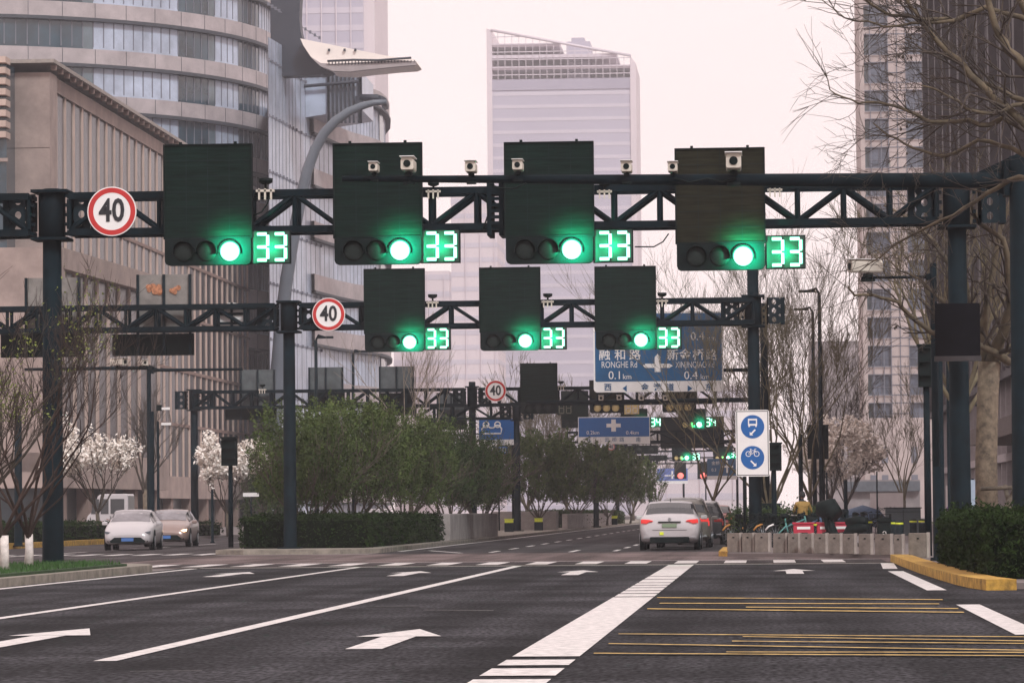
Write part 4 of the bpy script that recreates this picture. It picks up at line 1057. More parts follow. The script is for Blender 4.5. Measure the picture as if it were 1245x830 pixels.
for s in (-5, 5): ic.ring((cx + s * u, cz), 2.6 * u, 3.4 * u, YN - .011, YN - .008, 20)
for (p, q) in (((-5, 0), (-2.2, 4)), ((-2.2, 4), (3, 4)), ((3, 4), (0, 0)), ((0, 0), (-5, 0)), ((0, 0), (-2.2, 4)), ((3, 4.6), (5, 0)), ((3, 4), (2.6, 6)), ((2.6, 6), (4.6, 6)), ((-3.4, 5.6), (-1, 5.6)), ((-2.2, 4), (-2.2, 5.6))):
    ic.tube((cx + p[0] * u, YN - .012, cz + p[1] * u), (cx + q[0] * u, YN - .012, cz + q[1] * u), .35 * u, n=5)
glyph(bc_, 'bicycle_symbol', ic)
lb(MB().tube((PY(905, 600, YN).x, YN + .1, .1), (PY(905, 600, YN).x, YN + .1, b.z - .1), .045), 'post', 'dark', lbd, LB)
# hanging signal boxes seen edge on, right
def box_sign(px0, px1, py0, py1, Y, lab, nm='signal_box', cat='signal box', base_z=.1, pole_px=None, m='dark', dep=.35):
    a, b = PY(px0, py1, Y), PY(px1, py0, Y); r = empty(nm, ((a.x + b.x) / 2, Y, base_z), lab, cat); B_ = tuple(r.location)
    lb(MB().bb(a.x, b.x, Y, Y + dep, a.z, b.z), 'casing', m, r, B_)
    lb(MB().bb(a.x - .03, b.x + .03, Y - .03, Y + dep + .03, b.z, b.z + .04), 'cap', m, r, B_)
    for k in range(3): zc_ = a.z + (b.z - a.z) * (k + .5) / 3; lb(MB().bb(a.x + .04, b.x - .04, Y - .14, Y - .001, zc_ + .1, zc_ + .13), 'hood', m, r, B_)
    xp_ = (a.x + b.x) / 2 if pole_px is None else PY(pole_px, 500, Y).x
    lb(MB().path([(xp_, Y + dep / 2 + .001, base_z), (xp_, Y + dep / 2 + .001, a.z + .01)], [.09, .075], 10), 'post', 'steel', r, B_)
    return r
box_sign(1117, 1133, 420, 470, 90, 'tall dark signal box seen side on before the residential tower', pole_px=1127, m='dark')
box_sign(935, 950, 539, 572, 116, 'dark pedestrian signal just right of the white lane board', m='dark', pole_px=940)
box_sign(982, 1007, 517, 558, 165, 'dark signal back on a thin pole before the white blossom tree', m='dark', pole_px=1000)
box_sign(269, 287, 532, 566, 128, 'dark signal back on a slim pole left of the long hedge', m='dark', pole_px=279)
box_sign(1189, 1196, 493, 540, 88, 'dark slatted signal seen edge on behind the plane tree trunk', m='dark')
bp = empty('street_sign', tuple(PY(1166, 420, 79)), 'dark brown back of a large street sign behind the branches on the right', 'road sign')
MB().bb(-.5, .45, 0, .08, -.30, .9).build('plate', mat('brown_back', (.006, .006, .008), .9, var=.3, spec=.05), bp)
MB().bb(-.52, .47, -.02, .1, -.33, -.22).build('lower_frame', mat('mauve_frame', (.035, .028, .030), .7, var=.2), bp)
MB().bb(-.06, .06, .08, .4, -.2, .8).build('bracket', 'steel2', bp)

# surveillance cameras on the long arm
def cctv(px, py, Y, s, lab, rz=0, grp='cameras on the long mast arm', stem_=.22):
    c = PY(px, py, Y); r = empty('surveillance_camera', tuple(c), lab, 'camera', grp, rz)
    r.scale = (s, s, s)
    b = MB(); P = [(-.10, -.11), (.10, -.11), (.115, -.08), (.115, .07), (.07, .12), (-.07, .12), (-.115, .07), (-.115, -.08)]
    b.prism(P, -.35, .25); o = b.build('housing', 'cream', r, .01)
    MB().disc((0, 0), .065, -.365, -.351, 16).build('lens', 'dark', o)
    MB().bb(-.13, .13, -.42, .2, .121, .135).build('sun_shield', 'white', r)
    MB().tube((0, 0, -.11), (0, 0, -.11 - stem_), .03).box((0, 0, -.11 - stem_), (.2, .2, .05)).box((0, 0, -.16), (.12, .16, .07)).build('bracket', 'dark', r)
    return r
for i, (px, py, s, lab) in enumerate(((455, 204, .8, 'small white camera leftmost on the long mast arm'), (497, 201, 1.15, 'larger white camera second from left on the long mast arm'),
        (573, 204, .95, 'white camera against the sky between the second and third signals'), (630, 202, .9, 'white camera at the left edge of the third signal panel'),
        (762, 204, .95, 'white camera in front of the right edge of the slanted tower'), (818, 204, .85, 'white camera just left of the brown panel'), (892, 198, 1.35, 'largest white camera in front of the brown panel'))):
    cctv(px, py, Ym - .02, s, lab)
cctv(143, 440, YL, 1.3, 'small white camera left on the slim mast by the fins', .9, 'cameras on the slim mast', .1); cctv(175, 441, YL, 1.0, 'small white camera right on the slim mast by the fins', .3, 'cameras on the slim mast', .1)
cc = cctv(1055, 324, Yc, 1.25, 'tilted cream camera at the tip of the thin bracket arm, right', -1.2, None, .14)
for i, (px, py) in enumerate(((731, 487), (753, 486.5), (780, 487), (809, 487))):
    cctv(px, py - 3, Y5, 1.0, ['far camera above the first yellow lensed signal', 'far camera above the pale 88 countdown', 'far camera between the pale lensed signals', 'far camera above the right yellow lensed signal'][i], 0, 'far cameras under the big blue sign', .05)
# detectors clipped to the truss
def detector(px, py, Y, lab, s=1.):
    r = empty('radar_detector', tuple(PY(px, py, Y)), lab, 'detector', 'detectors clipped to the gantry chords'); r.scale = (s, s, s)
    mb = MB()
    for k in (-.13, 0, .13): mb.bb(k - .02, k + .02, -.12, -.06, -.22, .02)
    mb.bb(-.2, .2, -.12, .1, -.05, 0).build('clamp', 'cream', r)
    MB().tube((0, 0, 0), (0, 0, .12), .03).build('stem', 'dark', r)
    MB().path([(0, 0, .12), (0, 0, .16), (0, 0, .25)], [.07, .15, .16], 12).build('head', 'dark', r)
detector(323, 231, Y1 - .42, 'detector on the nearest gantry right of the leftmost signal')
detector(527, 232, Y1 - .42, 'detector on the nearest gantry right of the second signal', .8); detector(735, 232, Y1 - .42, 'detector on the nearest gantry right of the third signal', .8)
detector(942, 230, Y1 - .42, 'detector on the nearest gantry right of the brown panel', .8)
detector(526, 367, Y2 - .42, 'detector on the middle gantry right of its left signal', .95); detector(666, 366, Y2 - .42, 'detector on the middle gantry right of its centre signal', .95)
detector(805, 365, Y2 - .42, 'detector on the middle gantry near its right pole', .95)
detector(682, 469, Y3 - .4, 'detector on the third gantry right of its unlit signal'); detector(319, 473, Y3 - .4, 'detector on the third gantry above the hedge')
# hanging cables
for pts, r_ in (([(308, 262), (318, 258), (325, 248), (328, 238)], .018), ([(772, 300), (795, 300), (806, 294), (813, 284)], .015), ([(592, 239), (593, 262), (587, 280)], .018)):
    lb(MB().path([PY(a, b, Y1 - .5) for a, b in pts], r_, 5), 'cable', 'dark', g1, gb1)

# ============================================================ STREET LAMPS AND POLES
def lamp(px, ybase, ytop, Y, arm_px, lab):
    a = PY(px, ytop, Y); r = empty('street_lamp', (a.x, Y, .1), lab, 'street lamp', 'street lamps along the street'); B_ = (a.x, Y, .1)
    lb(MB().path([(a.x, Y, .1), (a.x, Y, a.z)], [.11, .07], 8), 'post', 'steel2', r, B_)
    e = PY(px + arm_px, ytop - 4, Y)
    lb(MB().path([(a.x, Y, a.z), (a.x + (e.x - a.x) * .25, Y, a.z + .25), (e.x, Y, e.z)], [.06, .05, .04], 6), 'arm', 'steel2', r, B_)
    lb(MB().box((e.x, Y, e.z), (.7, .22, .1)), 'lantern', 'steel2', r, B_)
lamp(384, 640, 414, 170, 12, 'street lamp above the green hedge trees behind the middle gantry pole')
lamp(429, 640, 431, 200, 10, 'street lamp right of the oval glass end, above the hedge trees')
lamp(996, 620, 358, 150, -15, 'taller thin street lamp left of the residential tower')
lamp(988, 620, 380, 175, -14, 'shorter thin street lamp beside the taller one at right')
lamp(858, 610, 585, 420, 4, 'tiny far street lamp at the end of the street')
def post(px, ytop, Y, r_, lab, nm='steel_post', z0=.1, m='steel'):
    a = PY(px, ytop, Y); o = MB().path([(0, 0, 0), (0, 0, .04), (0, 0, .05), (0, 0, a.z - z0)], [r_ * 1.6, r_ * 1.6, r_, r_ * .85], 10).build(nm, m)
    o.location = (a.x, Y, z0); tag(o, lab, 'post'); return o
post(1140, 567, 82, .12, 'short thick dark post at the left end of the right hedge')
post(1165 - 22, 430, 96, .07, 'slim dark post behind the short thick one')
post(1153, 395, 100, .09, 'dark lamp post left of the thick gantry pole')
post(1028, 583, 160, .09, 'thick short teal post before the blossom tree')
post(1005, 574, 170, .05, 'slim teal post under the blossom tree on the right')
post(1066, 573, 150, .035, 'thin dark post behind the black bin')
post(184, 500, 145, .12, 'teal post beside the slim camera mast')
post(192, 512, 152, .06, 'thin teal post right of the slim camera mast')
post(236 + 22, 595, 150, .06, 'short post under the left blossom tree')
post(22, 505, 140, .16, 'dark teal post at the far left between the bare bushes')
post(973, 528, 150, .10, 'teal post behind the seated rider')
post(724, 535, 262, .2, 'distant pole standing in the second clump of green trees')
# sign plates on left post
sg = empty('small_street_sign', tuple(PY(196, 498, 148)), 'small white street name plates on the slim left post', 'road sign')
MB().bb(-.02, .35, 0, .04, -.0, .10).build('upper_plate', 'white', sg); MB().bb(.0, .4, 0, .04, -.62, -.52).build('lower_plate', 'white', sg)
MB().bb(-.2, .02, .0, .12, -.04, .2).build('bracket', 'dark', sg)
sg = empty('street_name_sign', tuple(PY(305, 601, 170)), 'white street name sign under the left blossom tree', 'road sign')
MB().bb(-.37, .37, 0, .04, -.09, .09).build('plate', 'white', sg); MB().tube((0, .06, -PY(305, 601, 170).z + .1), (0, .06, .1), .03).build('post', 'steel', sg)

# ============================================================ VEGETATION
def grow_bare(rnd, base, h, spread, levels=5, up=.6, n0=5, r0=.12, fork=.3, curve=.25, lf=.74, kids=(2, 3), droop=0.0, minr=.006):
    trunk, br = [], []
    tip = Vector(base) + Vector((rnd.uniform(-.1, .1), rnd.uniform(-.1, .1), h * fork))
    trunk.append(([Vector(base), (Vector(base) + tip) / 2 + Vector((rnd.uniform(-.05, .05), 0, 0)), tip], [r0 * 1.25, r0, r0 * .85]))
    L0 = h * (1 - fork) * .42
    st = []
    for k in range(n0):
        a = 2 * math.pi * (k + rnd.uniform(-.3, .3)) / n0
        d = Vector((math.cos(a) * spread, math.sin(a) * spread, up * rnd.uniform(.8, 1.3))).normalized()
        st.append((tip - Vector((0, 0, rnd.uniform(0, .3) * h * fork * .5)), d, L0 * rnd.uniform(.8, 1.2), r0 * .55, levels))
    while st:
        p, d, L, r, lv = st.pop()
        pts = [p]; q = p; dd = d.copy(); ns = 3 if lv > 1 else 2
        for i in range(ns):
            dd = (dd + Vector((rnd.uniform(-1, 1), rnd.uniform(-1, 1), rnd.uniform(-.4, 1) - droop)) * curve * .5).normalized(); q = q + dd * L / ns; pts.append(q)
        re = r * .6; br.append((pts, [r + (re - r) * i / ns for i in range(ns + 1)], lv))
        if lv > 0:
            for k in range(rnd.randint(*kids) + (1 if lv < 3 else 0)):
                t = rnd.uniform(.35, 1) if k else 1; i = min(int(t * ns), ns - 1); s = pts[i].lerp(pts[i + 1], t * ns - i)
                v = Vector((rnd.uniform(-1, 1), rnd.uniform(-1, 1), rnd.uniform(-.6, 1))).normalized()
                nd = (dd * 1.0 + v * .62 + Vector((0, 0, .15 * up))).normalized(); st.append((s, nd, L * lf * rnd.uniform(.75, 1.2), max(minr, r * .58), lv - 1))
    return trunk, br
def bare_tree(name, x, Y, h, lab, seed, mt='bark', mc='twig', z0=.1, group=None, **kw):
    rnd = random.Random(seed); r = empty(name, (x, Y, z0), lab, 'tree', group)
    tr, br = grow_bare(rnd, (0, 0, 0), h, **kw) if False else grow_bare(rnd, (0, 0, 0), h, **kw)
    t = MB(); c = MB()
    for pts, rs in tr: t.path(pts, rs, 8)
    for pts, rs, lv in br:
        (c).path(pts, rs, 6 if lv > 3 else (4 if lv > 1 else 3), cap=False)
    t.build('trunk', mt, r); cr = c.build('crown', mc, r); return r, br
bare_tree('bare_tree', PY(936, 600, 134).x, 134, 9.0, 'big bare tree spreading behind the right pole of the middle gantry', 11, mc='twig_olive', mt='bark', spread=.85, levels=6, up=1.25, n0=8, r0=.09, fork=.12, curve=.30, lf=.76, kids=(2, 3), minr=.006, group='bare trees')
bare_tree('bare_tree', PY(985, 600, 160).x, 160, 9.5, 'bare tree behind the thin street lamps on the right', 12, mc='twig_olive', spread=.6, levels=5, up=1.3, n0=5, r0=.10, fork=.18, kids=(2, 3), minr=.012, group='bare trees')
bare_tree('bare_tree', PY(868, 600, 186).x, 186, 9.5, 'bare tree behind the right half of the big blue sign', 13, mc='twig_olive', spread=.7, levels=5, up=1.1, n0=5, r0=.10, fork=.18, kids=(2, 3), minr=.014, group='bare trees')
bare_tree('bare_tree', PY(1012, 600, 240).x, 240, 9, 'smaller bare tree between blossom tree and far poles', 14, mc='twig', spread=.5, levels=5, up=1.1, n0=5, r0=.13, fork=.2, minr=.014, group='bare trees')
bare_tree('bare_tree', PY(1098, 600, 280).x, 280, 9, 'bare tree in front of the low wall of the residential tower', 15, mc='twig_olive', spread=.5, levels=5, up=1.1, n0=5, r0=.13, fork=.2, minr=.014, group='bare trees')
bare_tree('bare_tree', PY(500, 600, 168).x, 168, 8.2, 'thin pale bare tree poking above the green trees at the fourth gantry', 16, mc=mat('pale_twig', (.30, .25, .20), .9, var=.3), spread=.42, levels=4, up=1.5, n0=5, r0=.10, fork=.3, kids=(1, 3), minr=.010, group='bare trees')
bare_tree('bare_tree', PY(176, 600, 210).x, 210, 7.5, 'bare street tree in the dark arcade on the left', 17, mt='bark_pale', mc='twig', spread=.5, levels=4, up=1.2, n0=5, r0=.16, fork=.35, minr=.012, group='bare trees')
for i, (px, Y, h) in enumerate(((770, 420, 11), (800, 520, 12), (690, 330, 11), (640, 300, 9))):
    bare_tree('bare_tree', PY(px, 600, Y).x, Y, h, ['far brown tree left of the tiny violet sign', 'farthest brown tree at the street end', 'far brown tree behind the second clump of green trees', 'far brown tree above the fourth gantry pole'][i], 30 + i, mc='twig_olive', spread=.5, levels=5, up=1.0, n0=6, r0=.15, fork=.15, minr=.022, group='bare trees')
bare_tree('bare_tree', PY(1168, 600, 100).x, 100, 9.5, 'bare tree tangled behind the gantry end and the brown sign back on the right', 19, mc='twig_olive', spread=.7, levels=5, up=1.1, n0=7, r0=.13, fork=.42, kids=(2, 3), minr=.008, group='bare trees')
# left whitewashed shrubs with red-brown twigs
for i, (px, Y, lab) in enumerate(((35, 76, 'red brown bare tree with a whitewashed trunk beside the near gantry pole'), (5, 71, 'red brown bare tree with a whitewashed trunk at the left photo edge'))):
    rnd = random.Random(50 + i); r = empty('whitewashed_tree', (PY(px, 650, Y).x, Y, .2), lab, 'tree', 'whitewashed trees on the left island')
    tr, br = grow_bare(rnd, (0, 0, 0), 4.1, .62, 6, .95, 7, .075, .17, .24, .76, (1, 3), 0, .0045)
    t = MB(); hh = .68
    t.path([(0, 0, 0), (.01, 0, hh * .5), (0, 0, hh)], [.10, .085, .085], 10); t.build('trunk', 'whitewash', r)
    c = MB()
    for pts, rs, lv in br: c.path(pts, rs, 6 if lv > 3 else 3, cap=False)
    c.build('crown', 'twig_red', r)
# low yellow-green twigs at far left
rnd = random.Random(9); r = empty('budding_tree', (PY(-34, 650, 74).x, 74, .2), 'budding tree with small yellow green leaves at the far left edge', 'tree')
tr, br = grow_bare(rnd, (0, 0, 0), 4.5, .8, 5, 1.0, 6, .09, .25, .3, .76, (2, 3), 0, .006)
t = MB(); [t.path(a, b, 8) for a, b in tr]; t.build('trunk', 'bark', r)
c = MB(); lv_ = MB(); pts_ = []
for pts, rs, lv in br:
    c.path(pts, rs, 4, cap=False)
    if lv < 2 and pts[-1].z > 3.0: pts_ += [pts[-1] + Vector((rnd.gauss(0, .08), rnd.gauss(0, .08), rnd.gauss(0, .08))) for _ in range(2)]
c.build('crown', 'twig', r); lv_.leaves(pts_, .035, rnd).build('leaves', 'leaf_y', r)

def leafy_tree(name, x, Y, h, w, lab, seed, m='leaf', z0=.15, n=9000, group=None, size=.07, low=.27, nst=6):
    rnd = random.Random(seed); r = empty(name, (x, Y, z0), lab, 'tree', group)
    tr, br = grow_bare(rnd, (0, 0, 0), h * .86, .75, 3, .85, nst + 2, .085, .12, .25, .78, (2, 3), 0, .012)
    t = MB(); c = MB()
    for pts, rs in tr: t.path(pts, rs, 8)
    for pts, rs, lv in br:
        t.path(pts, rs, 5, cap=False)
    t.build('trunk', 'bark', r)
    # feathery upright shoots carrying small leaves
    P = []; ns = int(n / 42)
    for _ in range(ns):
        a = rnd.uniform(0, 6.283); q = rnd.uniform(0, 1) ** .6; zz = rnd.uniform(low, .84)
        prof = math.sin(min(1, (zz - low + .22) / (1.16 - low)) * math.pi) ** .5
        cc_ = Vector((math.cos(a) * q * w * .45 * prof, math.sin(a) * q * w * .45 * prof, zz * h))
        d = Vector((cc_.x * .42 / w * 2 + rnd.gauss(0, .22), cc_.y * .42 / w * 2 + rnd.gauss(0, .22), 1)).normalized(); L = rnd.uniform(.45, 1.25)
        if rnd.random() < .3: c.path([cc_, cc_ + d * L], [.009, .004], 3, cap=False)
        s_ = rnd.uniform(.06, .16)
        for k in range(42):
            t_ = rnd.random() ** .8; P.append(cc_ + d * L * t_ + Vector((rnd.gauss(0, s_), rnd.gauss(0, s_), rnd.gauss(0, .05))) * (1.15 - t_ * .75))
    c.build('twigs', 'twig_olive', r)
    MB().leaves(P, size, rnd).build('crown', m, r)
    return r
gt = 'green bushy trees on the median'
for i, (px, Y, h, w, m, lab) in enumerate(((372, 124, 4.7, 4.0, 'leaf', 'green tree nearest behind the long hedge, crossed by the gantry pole'), (430, 129, 5.1, 4.6, 'leaf', 'green tree second behind the long hedge'),
        (492, 140, 4.9, 4.4, 'leaf', 'green tree behind the right part of the long hedge'), (545, 152, 4.7, 4.6, 'leaf_d', 'dark green tree at the start of the concrete median wall'),
        (582, 166, 4.2, 3.4, 'leaf', 'small dark green tree at the end of the first concrete wall'),
        (655, 222, 6.0, 6.0, 'leaf', 'green tree right of the fourth gantry pole'), (700, 250, 6.0, 6.6, 'leaf', 'hazy green tree in the middle of the second clump'), (738, 285, 6.4, 6.6, 'leaf', 'hazy green tree over the low hedge farther down'), (766, 330, 6.4, 6.4, 'leaf', 'last small hazy green tree on the median'))):
    leafy_tree('green_tree', PY(px, 600, Y).x, Y, h, w, lab, 70 + i, m, n=25000 if Y < 180 else 14000, size=.055 if Y < 180 else .10, group=gt)
# dim conifers / ivy mass far left-middle
for i, (px, Y, h, w, lab) in enumerate(((330, 210, 5.5, 4, 'dark evergreen tree just left of the middle gantry pole'), (345, 260, 6.5, 7, 'distant dark green tree behind the white street sign'))):
    leafy_tree('evergreen_tree', PY(px, 600, Y).x, Y, h, w, lab, 90 + i, 'leaf_d', n=8000, size=.1, low=.15, group='evergreens beyond the left carriageway')
# blossom trees
def blossom_tree(px, Y, h, w, lab, seed, n=2600, size=.07):
    rnd = random.Random(seed); r = empty('blossom_tree', (PY(px, 600, Y).x, Y, .13), lab, 'tree', 'white blossom trees')
    tr, br = grow_bare(rnd, (0, 0, 0), h, .6, 5, .9, 6, .10, .28, .3, .74, (2, 3), 0, .008)
    t = MB(); c = MB(); P = []
    for pts, rs in tr: t.path(pts, rs, 8)
    for pts, rs, lv in br:
        c.path(pts, rs, 4 if lv > 2 else 3, cap=False)
        if lv < 3: P += [pts[-1] + Vector((rnd.gauss(0, .1), rnd.gauss(0, .1), rnd.gauss(0, .1))) for _ in range(3)] + [pts[-1], pts[1], pts[-1] + Vector((rnd.gauss(0, .06), rnd.gauss(0, .06), rnd.gauss(0, .06)))]
    rnd.shuffle(P); P = P[:n]
    t.build('trunk', 'bark', r); c.build('crown', 'twig', r); MB().leaves(P, size, rnd).build('blossoms', 'blossom', r)
blossom_tree(118, 165, 4.7, 3, 'white blossom tree in front of the parked van', 101, 4500, .10)
blossom_tree(278, 190, 4.4, 3, 'white blossom tree between the slim post and the hedge', 102, 7500, .115)
blossom_tree(1026, 200, 4.9, 3, 'white blossom tree below the residential tower', 103, 9000, .125)
blossom_tree(1002, 262, 5.4, 3, 'fainter white blossom tree behind the first one on the right', 104, 6000, .11)

# plane tree at right: trunk plus limbs measured in the photograph
XCUT = (1118 - 925) / F
def limb_tree(name, base, trunk_pts, trunk_r, limbs, lab, seed, Y, tw=3):
    rnd = random.Random(seed); r = empty(name, base, lab, 'tree', 'plane trees at the right pavement'); b = Vector(base)
    t = MB(); t.path([Vector(p) - b for p in trunk_pts], trunk_r, 12); t.build('trunk', 'bark_pale', r)
    l = MB(); c = MB(); buds = MB()
    for pts, ra, rb_, dy0, dy1 in limbs:
        n = len(pts); W = []
        for i, (px, py) in enumerate(pts):
            q = PY(px, py, Y + dy0 + (dy1 - dy0) * i / (n - 1)); W.append(q - b)
        # resample with wobble
        S = []
        for i in range(n - 1):
            for k in range(3):
                q = W[i].lerp(W[i + 1], k / 3); S.append(q + (Vector((rnd.gauss(0, 1), rnd.gauss(0, 1), rnd.gauss(0, 1))) * .018 if k else Vector()))
        S.append(W[-1]); m_ = len(S); rr = [ra + (rb_ - ra) * (i / (m_ - 1)) ** .8 for i in range(m_)]
        l.path(S, rr, 7)
        for i in range(2, m_):
            if rnd.random() < .85:
                d = (S[i] - S[i - 1]).normalized()
                st = [(S[i], (d + Vector((rnd.uniform(-1, 1), rnd.uniform(-1, 1), rnd.uniform(-.9, .9))) * .9).normalized(), rnd.uniform(.5, 1.15), max(.009, rr[i] * .45), tw if S[i].x + b.x > XCUT * (S[i].y + b.y) else 1)]
                while st:
                    p, dd, L, q, lv = st.pop(); P = [p]
                    for k in range(3):
                        dd = (dd + Vector((rnd.uniform(-1, 1), rnd.uniform(-1, 1), rnd.uniform(-1, 1))) * .2).normalized(); p = p + dd * L / 3; P.append(p)
                    c.path(P, [q, q * .85, q * .7, q * .5], 4 if q > .01 else 3, cap=False)
                    if rnd.random() < .012: buds.path([p, p + Vector((0, 0, -.03)), p + Vector((0, 0, -.07))], [.008, .028, .01], 6)
                    if lv > 0:
                        for k in range(rnd.randint(1, 3)):
                            nd = (dd + Vector((rnd.uniform(-1, 1), rnd.uniform(-1, 1), rnd.uniform(-.8, 1))) * .7).normalized(); st.append((P[rnd.randint(1, 3)], nd, L * rnd.uniform(.55, .85), max(.0055, q * .6), lv - 1))
    l.build('limbs', 'limb', r); c.build('crown', 'twig', r)
    if buds.v: buds.build('seed_balls', 'twig', r)
YT = 79.0
tb = PY(1200, 640, YT + 3); tb.z = .1
limb_tree('plane_tree', tuple(tb), [tb, PY(1199, 560, YT + 3), PY(1201, 480, YT + 3), PY(1203, 440, YT + 3)], [.27, .245, .24, .25],
    [([(1203, 445), (1212, 420), (1222, 400), (1228, 370), (1227, 330), (1219, 290), (1190, 271), (1180, 248)], .17, .03, 3, 1),
     ([(1226, 440), (1210, 428), (1194, 421), (1158, 409), (1132, 404), (1108, 385), (1092, 367), (1063, 359), (1039, 359), (1031, 348)], .10, .02, 3, 0),
     ([(1205, 440), (1190, 405), (1177, 365), (1158, 327), (1137, 295), (1110, 270), (1075, 250)], .12, .02, 3, 4),
     ([(1200, 440), (1195, 400), (1205, 350), (1212, 300), (1230, 240)], .13, .04, 3, 3),
     ([(1200, 436), (1170, 395), (1150, 370), (1120, 340), (1095, 330), (1060, 300)], .06, .012, 3, 5),
     ([(1203, 438), (1180, 380), (1172, 330), (1165, 280), (1150, 240), (1130, 200)], .07, .012, 3, 4)],
    'plane tree with a pale mottled trunk rising behind the right hedge', 201, YT)
tb2 = PY(1330, 640, 72); tb2.z = .1
limb_tree('plane_tree', tuple(tb2), [tb2, PY(1325, 500, 72), PY(1310, 380, 72), PY(1300, 260, 72), PY(1270, 180, 72)], [.24, .22, .21, .18, .14],
    [([(1275, 190), (1245, 151), (1222, 130), (1190, 101), (1164, 72), (1142, 53), (1121, 29), (1100, -5)], .11, .03, -1, -1.5),
     ([(1275, 150), (1245, 122), (1225, 114), (1190, 98), (1172, 80), (1150, 66)], .07, .02, -1, -.5),
     ([(1290, 130), (1243, 77), (1225, 61), (1211, 34), (1201, 0), (1190, -30)], .11, .05, -1, -1),
     ([(1260, 30), (1198, 9), (1161, 25), (1121, 24), (1084, 19), (1058, 5), (1040, -8)], .06, .02, 0, -1.5),
     ([(1275, 160), (1243, 127), (1211, 138), (1174, 132), (1140, 110), (1120, 104)], .06, .015, -1, -2),
     ([(1280, 175), (1219, 143), (1203, 152), (1164, 148), (1132, 148), (1111, 138), (1073, 126), (1044, 126), (1015, 114), (1002, 87)], .07, .008, -1, -2),
     ([(1160, 25), (1110, 28), (1075, 33), (1044, 26), (1020, 18), (997, -2)], .035, .008, -1, -2),
     ([(1270, 200), (1230, 180), (1190, 170), (1150, 190), (1110, 180), (1080, 165), (1062, 150)], .06, .012, -1, 1),
     ([(1280, 60), (1250, 20), (1235, -10), (1220, -40)], .09, .06, 0, 0),
     ([(1275, 230), (1240, 215), (1200, 235), (1160, 262), (1120, 280), (1085, 300), (1045, 330)], .07, .010, 0, 2)],
    'plane tree standing beyond the right edge whose limbs hang over the top right corner', 202, 72, 4)
# stakes propping the plane tree
st_ = MB(); st_.tube(G(1196, 690, .1) if False else (PY(1190, 640, 80).x, 80, .1), PY(1237, 588, 80.2), .05); st_.tube(PY(1192, 594, 80), PY(1241, 592, 80), .045); st_.tube((PY(1240, 640, 79.5).x, 79.5, .1), PY(1222, 590, 80.4), .05)
o = st_.build('tree_stake', 'bark'); tag(o, 'dark timber props tied against the plane tree trunk', 'tree stake')

def hedge(name, pts, z0, z1, lab, seed, n, m='leaf_hedge', size=.04, jag=.05):
    """pts: plan polygon"""
    rnd = random.Random(seed); cx = sum(p[0] for p in pts) / len(pts); cy = sum(p[1] for p in pts) / len(pts)
    r = empty(name, (cx, cy, z0), lab, 'hedge'); B_ = (cx, cy, z0)
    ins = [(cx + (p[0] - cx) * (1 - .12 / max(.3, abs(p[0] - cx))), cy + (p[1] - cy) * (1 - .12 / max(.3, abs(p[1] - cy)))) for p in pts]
    lb(MB().slab(ins, z0, z1 - .1), 'dark_core', 'hedge_core', r, B_)  # near-black filler body, the hedge's inner shade is in its colour
    P = []; N = len(pts); ed = [(pts[i], pts[(i + 1) % N]) for i in range(N)]; L = [math.dist(a, b) for a, b in ed]; per = sum(L)
    area = abs(sum(a[0] * b[1] - b[0] * a[1] for a, b in ed)) / 2
    ntop = int(n * min(.6, area / (area + per * (z1 - z0))))
    xs_ = [p[0] for p in pts]; ys_ = [p[1] for p in pts]
    def inside(x, y):
        c = False
        for a, b in ed:
            if (a[1] > y) != (b[1] > y) and x < (b[0] - a[0]) * (y - a[1]) / (b[1] - a[1]) + a[0]: c = not c
        return c
    def bump(x, y): return .035 * math.sin(x * 5.1 + y * 1.7) + .03 * math.sin(x * 2.3 - y * 3.1)
    while len(P) < ntop:
        x, y = rnd.uniform(min(xs_), max(xs_)), rnd.uniform(min(ys_), max(ys_))
        if inside(x, y): P.append((x, y, z1 - .03 + bump(x, y) + abs(rnd.gauss(0, jag)) * (1 if rnd.random() < .8 else 2)))
    while len(P) < n:
        t = rnd.uniform(0, per); i = 0
        while t > L[i]: t -= L[i]; i += 1
        a, b = ed[i]; f = t / L[i]; x = a[0] + (b[0] - a[0]) * f; y = a[1] + (b[1] - a[1]) * f; z = rnd.uniform(z0 + .03, z1)
        k = rnd.gauss(0, jag * .7) + bump(x * 1.3 + z * 3, y + z * 4)
        nx, ny = (b[1] - a[1]) / L[i], -(b[0] - a[0]) / L[i]
        P.append((x + nx * k, y + ny * k, z))
    mb = MB().leaves(P, size, rnd); lb(mb, 'leaves', m, r, B_)
hedge('long_hedge', [(-16.7, 117.7), (-12.6, 117.7), (-12.35, 143), (-14.0, 143), (-16.7, 135)], .15, 1.12, 'long dark clipped hedge on the median behind the gantry pole', 301, 26000, size=.055)
pA = G(1143, 697, .1); pB = G(1262, 708, .1)
hedge('pavement_hedge', [(3.62, 60.0), (5.6, 60.0), (5.6, 75), (3.56, 75), (3.52, 68)], .1, 1.08, 'dark clipped hedge behind the yellow kerb on the right', 302, 44000, size=.045)
hedge('low_hedge', [(-32, 146), (-29.3, 146), (-29.3, 168), (-32, 168)], .13, .9, 'low hedge behind the white sedan on the left', 303, 6000, size=.06)
hedge('low_hedge', [(-34, 139), (-30, 139), (-29.4, 142), (-34, 142)], .13, .9, 'low dark hedge at the left photo edge beyond the road', 304, 3500, size=.06)
hedge('low_hedge', [(-30.4, 172), (-29.3, 172), (-29.3, 200), (-30.4, 200)], .13, .8, 'low hedge right of the bronze sedan', 305, 3000, size=.07)
hedge('planter_bush', [(-1.0, 119), (2.0, 119), (2.0, 121.5), (-1.0, 121.5)], .1, 1.15, 'round green bush beneath the lane sign board', 306, 4500, m='leaf_d', size=.05, jag=.10)
